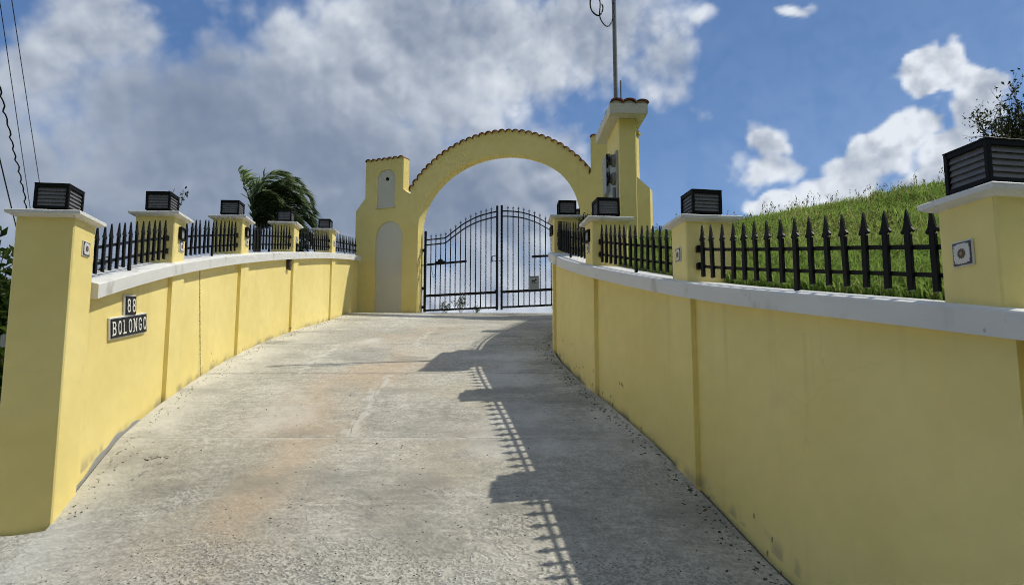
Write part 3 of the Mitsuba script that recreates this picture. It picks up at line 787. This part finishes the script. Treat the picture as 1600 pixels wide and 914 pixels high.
# sign on the right leaf
t = thing('gate_sign', 'small pale sign with a dark figure wired to the right gate leaf', 'sign')
sx0 = XR_(1.20)
add('plate', tf(bevel_box(.27, .008, .33, .003, (sx0, yq - .030, z0 + .60)), GW), 'm_meterbox', t)
dog = Polygon([(-.05, -.02), (-.045, -.05), (-.03, -.05), (-.027, -.02), (.01, -.018), (.015, -.05), (.03, -.05), (.032, -.005), (.048, .02), (.066, .018), (.068, .032), (.05, .05), (.038, .062), (.028, .045), (.01, .02), (-.04, .018), (-.06, .035), (-.066, .03)])
add('dog_silhouette', tf(tf(prism(dog, .003), M((sx0 + .01, yq - .038, z0 + .645))), GW), 'm_blacktile', t)
add('printed_line', tf(cat([bx(.20, .003, .008, (sx0, yq - .0365, z0 + .585)), bx(.25, .003, .012, (sx0, yq - .0365, z0 + .748))]), GW), 'm_blacktile', t)

# ------------------------------------------------------------------ the meter column and its mast
mt = thing('meter_column', 'tall narrow yellow meter column with white tiled cap behind the right wall', 'column')
CW = M((1.465, 9.78, 0), math.radians(2.2))
cx0, cx1, cy0, cy1, ct = 0.0, .235, 0.0, .92, 5.18
def C_(m): return tf(m, CW)
add('shaft', C_(bevel_box(cx1 - cx0, cy1 - cy0, ct - 2.6, .008, ((cx0 + cx1) / 2, (cy0 + cy1) / 2, (ct + 2.6) / 2))), 'm_yellow', mt)
capk = add('cap', C_(loft([[(a, b, z) for a, b in ((cx0 - .15 - o, cy0 - .20 - o), (cx1 + .13 + o, cy0 - .20 - o), (cx1 + .13 + o, cy1 + .15 + o), (cx0 - .15 - o, cy1 + .15 + o))] for z, o in ((ct + .0, -.008), (ct + .008, 0), (ct + .138, 0), (ct + .146, -.008))])), 'm_pale', mt)
for r, yy in enumerate((cy0 - .02, cy0 + .36, cy0 + .72)):
    for k in range(3):
        if r == 0: add('mortar', C_(tf(tf(FILL, np.diag([.98, .75, .72, 1])), M((cx0 - .055 + k * .172, cy0 - .075, ct + .142)))), 'm_pale', capk)
        add('roof_tile', C_(tf(tf(BAR, np.diag([1, 1, .75, 1])), M((cx0 - .055 + k * .172, yy, ct + .146 + .006 * (r % 2)), 0, -.03 + rng.normal(0, .02), rng.normal(0, .04)))), 'm_terra', mt, smooth=35)
mb = thing('meter_box', 'grey meter box with two round glass meters on the yellow column', 'meter box')
add('board', C_(bevel_box(.030, .70, .95, .004, (-.0155, .42, 4.28))), 'm_meterbox', mb)
add('case', C_(bevel_box(.085, .30, .56, .008, (-.0435, .74, 4.58))), 'm_meterbox', mb)
add('conduit', C_(tube([(-.05, .16, 3.2), (-.05, .16, 4.25)], .022, 10)), 'm_galv', mb, smooth=True)
for zz in (4.63, 4.37):
    c = trimesh.creation.cylinder(.088, .05, sections=24); c.apply_transform(trimesh.transformations.rotation_matrix(math.pi / 2, [0, 1, 0]))
    k = add('meter', C_(tf(c, M((-.056, .16, zz)))), 'm_galv', mb, smooth=40)
    g = trimesh.creation.icosphere(3, .072); g.apply_scale([.8, 1, 1])
    add('glass', C_(tf(g, M((-.080, .16, zz)))), 'm_darkglass', k, smooth=True)
    for j in range(-2, 3):
        add('guard_bar', C_(tf(bx(.012, .012, .20 - .02 * abs(j)), M((-.146 + .012 * abs(j), .16 + .034 * j, zz)))), 'm_black', k)
ct0 = ct
ms = thing('service_mast', 'tall grey conduit mast rising from the meter column cap', 'mast')
mx, my = 1.508, 10.25
add('pipe', tube([(mx, my, ct + .1), (mx - .005, my, 6.0), (mx - .008, my, 8.3)], .031, 14), 'm_galv', ms, smooth=True)
add('weatherhead', tf(cat([bevel_box(.14, .10, .12, .03, (0, -.02, 0))]), M((mx - .01, my, 8.34))), 'm_galv', ms)
add('flashing', tf(trimesh.creation.cylinder(.06, .05, sections=16), M((mx, my, ct + .25))), 'm_galv', ms, smooth=40)
single('ground_rod', tube([(1.585, 10.3, ct + .14), (1.585, 10.3, 5.95)], .011, 8), 'm_galv', 'thin metal rod standing beside the mast on the column cap', 'rod', smooth=True)
wire = thing('drip_loop', 'black service wires looping below the top of the mast', 'cable')
def pxp(px, py, Y):
    d = np.array([0, math.cos(PITCH), math.sin(PITCH)]) + np.array([1, 0, 0]) * (px - 800) / 1155 + np.array([0, -math.sin(PITCH), math.cos(PITCH)]) * (457 - py) / 1155
    return np.array(EYE) + d * Y / d[1]
def spline(pts, n=40):
    p = np.array(pts); s = np.r_[0, np.cumsum(np.linalg.norm(np.diff(p, axis=0), axis=1))]
    return CubicSpline(s, p)(np.linspace(0, s[-1], n))
add('wire', tube(spline([(1.475, 10.2, 7.1), (1.455, 10.18, 6.8), (1.365, 10.12, 6.7), (1.285, 10.1, 6.79), (1.275, 10.1, 6.96), (1.185, 10.08, 7.2)]), .010, 6), 'm_cable', wire, smooth=True)
add('wire', tube(spline([(1.305, 10.15, 7.05), (1.3, 10.12, 6.9), (1.245, 10.1, 6.85), (1.175, 10.1, 6.9), (1.135, 10.1, 7.05), (0.985, 10.0, 7.4)]), .012, 6), 'm_cable', wire, smooth=True)

# overhead lines far left, running down the hill
def line(A, B, r, label, sag, twist=0):
    s = np.linspace(0, 1, 90)[:, None]
    A, B = np.array(A), np.array(B)
    p = A + (B - A) * s - np.array([0, 0, 1]) * sag * 4 * s * (1 - s)
    if twist:
        w = np.cumsum(rng.normal(0, 1, (90, 2)), 0); w -= np.linspace(0, 1, 90)[:, None] * w[-1]
        p[:, 0] += .02 * np.sin(s[:, 0] * 130) + .010 * w[:, 0]; p[:, 2] += .02 * np.cos(s[:, 0] * 131)
    single('power_line', tube(p, r, 6), 'm_cable', label, 'power line', 'overhead lines at the left', smooth=True)
def far_line(pa, pb, Ya, Yb): return pxp(*pa, Ya), pxp(*pb, Yb)
for pa, pb, Ya, Yb, r, lab, tw in [((-3, -15), (90, 610), 12, 26, .0075, 'thin straight power line, the left one of the upper pair', 0), ((16, -15), (112, 610), 12, 26, .0075, 'thin straight power line passing behind the nearest left lantern', 0),
                                  ((-8, 110), (62, 430), 12, 20, .015, 'thick twisted cable hanging at the left edge, ending behind the pillar', 1), ((-6, 225), (45, 430), 12, 20, .013, 'thick cable hanging lowest at the left edge', 0)]:
    A, B = far_line(pa, pb, Ya, Yb)
    line(A, B, r, lab, .04, tw)

# ------------------------------------------------------------------ grass bank on the right
def bank_z(x, y):
    t = x - rx(np.clip(y, .55, 17.0))
    base = np.interp(y, [-5, .5, 3.1, 5.85, 8, 10.5, 12, 14, 18, 25], [.66, 1.28, 1.86, 2.37, 2.85, 3.30, 3.42, 3.45, 3.1, 1.6])
    base = np.where(y < 10.5, rz(np.clip(y, .55, 10.5)) - .012, base)
    r = .19 * np.clip(t - .3, 0, 12) + .02 * np.sin(x * 1.3 + y) * np.clip(t, 0, 1)
    r = r - .012 * np.maximum(0, t - 6) ** 2 * (t < 30)
    und = .10 * (meshkit.fbm(np.stack([x * .5, y * .5, 0 * x], -1), 3, 12) - .5) * np.clip(t, 0, 1)
    return np.maximum(base + r + und, -3)
ysb = np.linspace(-4, 24, 113)
ts = np.r_[.318, .32, .335, .42, .55, .75, np.linspace(1, 16, 46), 18, 21, 25]
V = []
for y in ysb:
    xx = float(rx(np.clip(y, .55, 17.0))) + ts
    V.append(np.stack([xx, np.full(len(ts), y), bank_z(xx, np.full(len(ts), y)) - np.where(ts > 20, 6.0, 0) - np.where(ts < .319, .08, 0)], -1))
V = np.array(V); k = len(ts)
i, j = np.meshgrid(np.arange(len(ysb) - 1), np.arange(k - 1), indexing='ij')
q = np.stack([i * k + j, i * k + j + 1, (i + 1) * k + j + 1, (i + 1) * k + j], -1).reshape(-1, 4)
structure('hillside', (V.reshape(-1, 3), np.vstack([q[:, [0, 1, 2]], q[:, [0, 2, 3]]])), 'm_earth', smooth=True, label='grass bank rising behind the right wall')

def blades(P_, H, lean, width, cols, bend=.5):
    """curved grass blades: 5 vertices, 3 triangles each"""
    n = len(P_)
    az = rng.uniform(0, 2 * np.pi, n)
    side = np.stack([np.cos(az), np.sin(az), 0 * az], -1)
    ld = np.stack([np.cos(az + 1.57), np.sin(az + 1.57), 0 * az], -1) * rng.uniform(.1, .9, (n, 1)) * bend + np.array(lean)
    up = np.array([0, 0, 1.0])
    w = width[:, None] * side
    H = H[:, None]
    v = np.stack([P_ - w, P_ + w, P_ + H * (.55 * up + .22 * ld) - .75 * w, P_ + H * (.55 * up + .22 * ld) + .75 * w, P_ + H * ((1 - .25 * np.linalg.norm(ld, axis=1, keepdims=True)) * up + .85 * ld)], 1)
    b = np.arange(n)[:, None] * 5
    f = np.concatenate([b + [0, 1, 3], b + [0, 3, 2], b + [2, 3, 4]], 0)
    return v.reshape(-1, 3), f, np.repeat(cols, 5, 0)

def grass_cols(n, P_):
    g = meshkit.fbm(P_ * np.array([.8, .8, 0]) + 4, 3, 21)[:, None]
    r = rng.uniform(0, 1, (n, 1))
    a, b, c = np.array([.13, .23, .045]), np.array([.31, .42, .10]), np.array([.42, .38, .17])
    col = a + (b - a) * np.clip(.35 + .9 * (g - .5) + .7 * (r - .5) + .25, 0, 1)
    dry = rng.uniform(0, 1, (n, 1)) < .10 + .25 * (g > .58)
    return np.where(dry, col * .3 + c * .7, col)

def bank_points(n, tmax, y0, y1, power=1.0):
    y = rng.uniform(y0, y1, n)
    t = .30 + (tmax - .30) * rng.uniform(0, 1, n) ** power
    x = rx(np.clip(y, .55, 17.0)) + t
    return np.stack([x, y, bank_z(x, y) - .01], -1)
VS, FS, CS = [], [], []
def put(v, f, c):
    FS.append(f + sum(len(a) for a in VS)); VS.append(v); CS.append(c)
Pn = bank_points(70000, 4.0, 2.2, 11.0, 1.2); Hh = rng.uniform(.04, .11, len(Pn)); put(*blades(Pn, Hh, (.25, .05, 0), rng.uniform(.003, .0075, len(Pn)), grass_cols(len(Pn), Pn), 1.5))
Pn = bank_points(90000, 12.0, 3.0, 15.5, .9); Hh = rng.uniform(.06, .14, len(Pn)); put(*blades(Pn, Hh, (.3, .05, 0), rng.uniform(.005, .011, len(Pn)), grass_cols(len(Pn), Pn), 1.4))
Pn = bank_points(5200, .62, 2.6, 10.5, 1.4); put(*blades(Pn, rng.uniform(.05, .13, len(Pn)), (-.25, 0, .0), rng.uniform(.003, .006, len(Pn)), grass_cols(len(Pn), Pn), 1.3))
# denser tufts
for _ in range(900):
    c = bank_points(1, 9.0, 2.5, 14, 1.0)[0]
    m_ = rng.integers(14, 30)
    xy = c[:2] + rng.normal(0, .05, (m_, 2)) * rng.uniform(.6, 2.0)
    tt = xy[:, 0] - rx(np.clip(xy[:, 1], .55, 17))
    xy = xy[tt > .3]
    if len(xy) < 3: continue
    Pn = np.stack([xy[:, 0], xy[:, 1], bank_z(xy[:, 0], xy[:, 1]) - .01], -1)
    put(*blades(Pn, rng.uniform(.11, .22, len(Pn)), (.3, 0, 0), rng.uniform(.004, .008, len(Pn)), grass_cols(len(Pn), Pn) * rng.uniform(.6, 1.35), 1.4))
# seed stems
Pn = bank_points(1700, 10.0, 5.5, 14.5, .9); Hh = rng.uniform(.13, .30, len(Pn))
cs = np.tile([.30, .28, .11], (len(Pn), 1)) * rng.uniform(.5, 1.2, (len(Pn), 1))
v, f, c = blades(Pn, Hh, (.18, 0, 0), np.full(len(Pn), .0025), cs, .45); put(v, f, c)
tips = v.reshape(-1, 5, 3)[:, 4]
for k_ in range(4):
    Pt = tips + rng.normal(0, .008, tips.shape) - np.array([0, 0, .02 * k_])
    put(*blades(Pt, rng.uniform(.02, .05, len(Pt)), (.3, 0, 0), rng.uniform(.004, .008, len(Pt)), cs * .7, 1.5))
gk = add('grass', (np.vstack(VS), np.vstack(FS)), 'm_leaf', color=np.vstack(CS), kind='stuff', label='short windblown grass with seed stems on the bank behind the right wall')
labels[gk]['category'] = 'grass'

# ------------------------------------------------------------------ leafy plants
def leaves(C, size, cols, droop=.2, asp=.45):
    """C (n,3): pointed folded leaves, 4 triangles each"""
    n = len(C)
    d = rng.normal(0, 1, (n, 3)); d[:, 2] -= droop; d /= np.linalg.norm(d, axis=1, keepdims=True)
    s = np.cross(d, rng.normal(0, 1, (n, 3))); s /= np.linalg.norm(s, axis=1, keepdims=True) + 1e-9
    u = np.cross(s, d)
    L = (size * rng.uniform(.65, 1.3, n))[:, None]
    w = L * asp / 2
    v = np.stack([C, C + L * .45 * d + w * s + .12 * L * u, C + L * .5 * d, C + L * .45 * d - w * s + .12 * L * u, C + L * d - .08 * L * u], 1)
    b = np.arange(n)[:, None] * 5
    f = np.concatenate([b + [0, 1, 2], b + [0, 2, 3], b + [1, 4, 2], b + [2, 4, 3]], 0)
    return v.reshape(-1, 3), f, np.repeat(cols, 5, 0)

def lcols(n, lo=(.022, .042, .010), hi=(.085, .125, .030)):
    return np.array(lo) + (np.array(hi) - np.array(lo)) * rng.uniform(0, 1, (n, 1)) ** 1.3

def limbs(base, n, length, spread, levels=3, r0=.03, up=1.0, wind=0.0):
    """recursive branching; returns tubes and twig tips"""
    tubes, tips = [], []
    def grow(p, d, L, r, lev):
        pts = [p]; dd = d / np.linalg.norm(d)
        for k in range(4):
            dd = dd + rng.normal(0, .13, 3) + np.array([wind * .06, 0, .03]); dd /= np.linalg.norm(dd)
            pts.append(pts[-1] + dd * L / 4)
        tubes.append(tube(pts, np.linspace(r, r * .55, 5), 5))
        tips.extend(pts[2:])
        if lev > 0:
            for _ in range(rng.integers(3, 5)):
                q = pts[rng.integers(2, 5)]
                grow(q, dd + rng.normal(0, spread, 3) + np.array([0, 0, .15]), L * rng.uniform(.55, .8), r * .55, lev - 1)
    for _ in range(n):
        grow(np.array(base), np.array([rng.normal(0, .35), rng.normal(0, .35), up]), length, r0, levels)
    return cat(tubes), np.array(tips)

def bushy(name, label, category, base, n, length, spread, levels, r0, nleaf, lsize, cols=None, group=None, jit=.08, up=1.0, skip=0.0):
    t = thing(name, label, category, group)
    w, tips = limbs(base, n, length, spread, levels, r0, up)
    add('branches', w, 'm_bark', t, smooth=True)
    tips = tips[rng.uniform(0, 1, len(tips)) >= skip]
    C = tips[rng.integers(0, len(tips), nleaf)] + rng.normal(0, jit, (nleaf, 3))
    cc = cols(nleaf) if cols else lcols(nleaf)
    v, f, c = leaves(C, np.full(nleaf, lsize), cc)
    add('foliage', (v, f), 'm_leaf', t, color=c)
    return t

# tree beyond the bank, top right
bushy('thorn_tree', 'sparse dark tree with bare twigs behind the nearest right lantern', 'tree', (11.2, 15.0, 5.2), 6, 1.1, .5, 4, .05, 4200, .09, lambda n: lcols(n, (.014, .022, .010), (.05, .065, .022)), jit=.10, skip=.35)
# shrubs left of the nearest left pillar
bushy('roadside_tree', 'dark leafy tree beyond the nearest left pillar at the picture edge', 'tree', (-6.25, 8.3, .7), 7, 1.1, .5, 3, .05, 9000, .13, jit=.16)
bushy('shrub', 'bright green low shrub under the tree at the left edge', 'shrub', (-4.9, 6.85, .75), 6, .55, .5, 3, .02, 3500, .10, lambda n: lcols(n, (.05, .09, .012), (.13, .20, .03)), jit=.08)
bushy('shrub', 'dark shrub at the foot of the nearest left pillar, against the left edge', 'shrub', (-4.7, 6.5, -.1), 6, .5, .5, 3, .02, 3500, .10, lambda n: lcols(n, (.008, .016, .005), (.035, .055, .014)), jit=.08)
# vines and twigs behind the left fence
bushy('vine', 'thin green creeper behind the nearest left fence panel', 'plant', (-4.0, 7.2, 2.3), 3, .28, .6, 2, .006, 180, .05, jit=.03)
bushy('vine', 'leafy twig sticking up behind the second left lantern', 'plant', (-3.92, 8.35, 3.35), 3, .26, .35, 1, .006, 60, .05, jit=.02, up=1.6)
bushy('vine', 'dark creeper sprig on the fence beside the fourth right pillar', 'plant', (1.0, 10.35, 3.55), 3, .22, .4, 2, .006, 150, .045, lambda n: lcols(n, (.01, .015, .006), (.035, .05, .015)), jit=.03, up=1.5)
# weeds behind the gate
for (u_, dy, h, s) in ((.32, .9, .24, 'low weed behind the hinge side of the left gate leaf'), (.72, 1.1, .34, 'tall weed behind the left gate leaf'), (1.12, 1.2, .16, 'small weed behind the left gate leaf, nearer the middle'), (3.45, .8, .10, 'tiny weed behind the right gate leaf')):
    q = GW @ np.array([u_, dy, GB, 1])
    bushy('weed', s, 'plant', (q[0], q[1], float(road_z(q[1])) - .03), 4, h, .5, 1, .005, int(500 * h), .06, jit=.03, up=1.4)

# ------------------------------------------------------------------ windblown palm behind the left wall
pt_ = thing('palm_tree', 'windblown green palm with fronds swept right behind the left wall', 'palm tree')
PB = np.array([-5.80, 16.6, 5.15])
add('trunk', tube([(-6.0, 16.7, -2.0), (-5.95, 16.68, 1.0), (-5.87, 16.63, 3.6), tuple(PB)], [.14, .12, .10, .08], 12), 'm_bark', pt_, smooth=True)
def frond(ctrl, leafl, cols, wind, n=62, spread=1.0):
    c = spline(ctrl, n)
    out_v, out_f, out_c = [], [], []
    tan = np.gradient(c, axis=0); tan /= np.linalg.norm(tan, axis=1, keepdims=True)
    r = tube(c, np.linspace(.016, .004, n), 5)
    out_v.append(np.array(r.vertices)); out_f.append(np.array(r.faces)); out_c.append(np.tile([.11, .13, .045], (len(r.vertices), 1)))
    off = len(r.vertices)
    for sgn in (-1, 1):
        for i in range(5, n):
            s = i / (n - 1)
            L = leafl * (.55 + 1.2 * s * (1 - s) * 1.6) * (1.0 if s < .9 else .75) * rng.uniform(.85, 1.1)
            sd = np.cross(tan[i], [0, .25, 1]); sd /= np.linalg.norm(sd) + 1e-9
            d = tan[i] * .75 + sgn * sd * spread * .62 + np.array(wind) * (.55 + .25 * rng.normal()) + rng.normal(0, .06, 3)
            d /= np.linalg.norm(d)
            nrm = np.cross(d, sd + rng.normal(0, .4, 3)); nrm /= np.linalg.norm(nrm) + 1e-9
            wv = np.cross(nrm, d) * .021
            sag = np.array([0, 0, -1.0])
            p0 = c[i]; p1 = p0 + d * L * .5 + sag * .04 * L; p2 = p0 + d * L + sag * .22 * L + np.array(wind) * .12 * L
            fold = nrm * .006
            v = np.array([p0 - wv * .5, p0 + wv * .5, p1 - wv, p1 + fold, p1 + wv, p2])
            f = np.array([[0, 3, 2], [0, 1, 3], [1, 4, 3], [2, 3, 5], [3, 4, 5]]) + off
            out_v.append(v); out_f.append(f); off += 6
            out_c.append(np.tile(cols * rng.choice([.55, .8, 1.0, 1.3, 2.3], p=[.25, .25, .25, .17, .08]), (6, 1)))
    return np.vstack(out_v), np.vstack(out_f), np.vstack(out_c)
def jig(p, s): return [tuple(np.array(q) + np.array([s * .05 * i, .16 * s, -.05 * s * i])) for i, q in enumerate(p)]
dk, md, lt = np.array([.06, .085, .045]), np.array([.105, .14, .07]), np.array([.20, .26, .125])
def loc(pts): return [PB + np.array([p[0] * (.80 if p[0] > 0 else 1), p[1], p[2] - (.22 * max(0, p[0] - .6) if p[0] > .6 else 0)]) for p in pts]
W_ = (.95, -.05, -.12)
FR = [([(0, 0, 0), (-.16, -.05, .45), (-.34, -.08, .95), (-.50, -.1, 1.34)], .52, lt * 1.3, (1.5, 0, -.30)),
      ([(0, 0, 0), (-.12, .1, .40), (-.26, .15, .85), (-.44, .05, 1.20)], .50, lt * 1.0, (1.5, 0, -.35)),
      ([(0, 0, 0), (.05, .05, .55), (.28, .1, 1.0), (.75, .1, 1.22), (1.15, .1, 1.12)], .42, md, W_),
      ([(0, 0, 0), (.10, -.2, .50), (.38, -.3, .85), (.85, -.35, .98), (1.30, -.3, .80)], .42, md * 1.3, W_),
      ([(0, 0, 0), (.12, .2, .45), (.45, .3, .80), (.95, .35, .85), (1.45, .3, .55)], .42, md, W_),
      ([(0, 0, 0), (.15, -.1, .40), (.55, -.2, .72), (1.10, -.25, .70), (1.58, -.2, .32)], .44, md, W_),
      ([(0, 0, 0), (.2, .1, .32), (.6, .2, .55), (1.15, .2, .48), (1.62, .2, .08)], .42, dk, W_),
      ([(0, 0, 0), (.2, -.3, .30), (.55, -.45, .46), (1.05, -.5, .34), (1.45, -.45, -.05)], .42, md, W_),
      ([(0, 0, 0), (.2, .3, .25), (.6, .5, .38), (1.05, .55, .2), (1.40, .5, -.2)], .40, dk, W_),
      ([(0, 0, 0), (.25, -.1, .2), (.65, -.15, .28), (1.1, -.2, .08), (1.40, -.2, -.3)], .40, dk, W_),
      ([(0, 0, 0), (.2, .15, .15), (.5, .25, .15), (.85, .3, -.08), (1.1, .3, -.45)], .38, dk, W_),
      ([(0, 0, 0), (-.05, -.3, .35), (.1, -.5, .6), (.45, -.65, .66), (.85, -.7, .45)], .38, md, W_),
      ([(0, 0, 0), (-.02, .3, .40), (.2, .5, .7), (.6, .6, .78), (1.0, .6, .6)], .38, dk, W_),
      ([(0, 0, 0), (.05, -.35, .15), (.25, -.55, .22), (.55, -.65, .08), (.75, -.68, -.25)], .36, dk, W_),
      ([(0, 0, 0), (-.1, .25, .2), (-.1, .4, .45), (.1, .5, .62), (.4, .55, .62)], .34, md, W_),
      ([(0, 0, 0), (.16, 0, .48), (.50, 0, .92), (.98, 0, 1.04), (1.45, 0, .80)], .42, lt * .75, W_)]
FR += [(jig(FR[k][0], g), FR[k][1] * .95, FR[k][2] * f_, FR[k][3]) for k, g, f_ in ((3, -1.2, 1.5), (5, -1., 1.3), (6, 1., 1.6), (8, 1., 1.2))]
for ctrl, L, col, wd in FR:
    v, f, c = frond(loc(ctrl), L, col, wd)
    add('frond', (v, f), 'm_leaf', pt_, color=c)

# ------------------------------------------------------------------ loose stones, grit and leaf litter on the drive
st = trimesh.creation.icosphere(1, 1.0)
def stones(pts, sizes):
    vs, fs, o = [], [], 0
    for p, s in zip(pts, sizes):
        v = np.array(st.vertices) * rng.uniform(.6, 1.2, 3) * s * (1 + .25 * (rng.uniform(0, 1, (len(st.vertices), 1)) - .5)) * [1, 1, .6]
        vs.append(v + p); fs.append(np.array(st.faces) + o); o += len(v)
    return np.vstack(vs), np.vstack(fs)
pts, sz = [], []
def scatter(n, xf, yf, s0, s1):
    for _ in range(n):
        y = yf(); x = xf(y)
        pts.append((x, y, float(road_z(y)) + float(undulate(np.array(x), np.array(y))) + .001)); sz.append(rng.uniform(s0, s1))
scatter(900, lambda y: rng.uniform(-4.2, 1.9), lambda: 4.0 + abs(rng.normal(0, .55)), .002, .007)
scatter(560, lambda y: float(edge_l(max(y, 5.7))) + abs(rng.normal(0, .11)) + .01, lambda: rng.uniform(5.6, 18), .003, .009)
scatter(900, lambda y: float(edge_r(y)) - .03 - abs(rng.normal(0, .09)), lambda: rng.uniform(3.5, 16), .003, .014)
scatter(60, lambda y: rng.uniform(-3.4, .8), lambda: rng.uniform(5, 15), .003, .009)
scatter(220, lambda y: float(np.clip(rng.normal(-2.1 + .9 * (5.0 - y), .75), -4.2, .6)), lambda: rng.uniform(4.1, 5.35), .002, .0065)
scatter(120, lambda y: rng.uniform(-.6, 1.3), lambda: rng.uniform(4.0, 4.75), .002, .006)
k_ = add('gravel', stones(pts, sz), 'm_stone', kind='stuff', label='loose grit and small stones on the driveway')
labels[k_]['category'] = 'gravel'
# leaf litter
C = []
for _ in range(40):
    y = rng.uniform(4.4, 14); x = rng.uniform(float(edge_l(max(y, 5.7))) + .1, float(edge_r(y)) - .1)
    C.append((x, y, float(road_z(y)) + .006))
for _ in range(60):
    y = rng.uniform(4.0, 9); x = float(edge_r(y)) - .05 - abs(rng.normal(0, .12))
    C.append((x, y, float(road_z(y)) + .006))
for _ in range(30):      # the small heap on the left lane
    C.append((-2.95 + rng.normal(0, .05), 6.25 + rng.normal(0, .10), float(road_z(6.3)) + .012))
C = np.array(C)
v, f, c = leaves(C, np.full(len(C), .035), np.tile([.035, .028, .018], (len(C), 1)) * rng.uniform(.5, 1.8, (len(C), 1)))
z_ = np.repeat(C[:, 2], 5); v[:, 2] = z_ + (v[:, 2] - z_) * .3 + .003
k_ = add('leaf_litter', (v, f), 'm_leaf', color=c, kind='stuff', label='dry dark leaf litter scattered on the driveway')
labels[k_]['category'] = 'leaves'
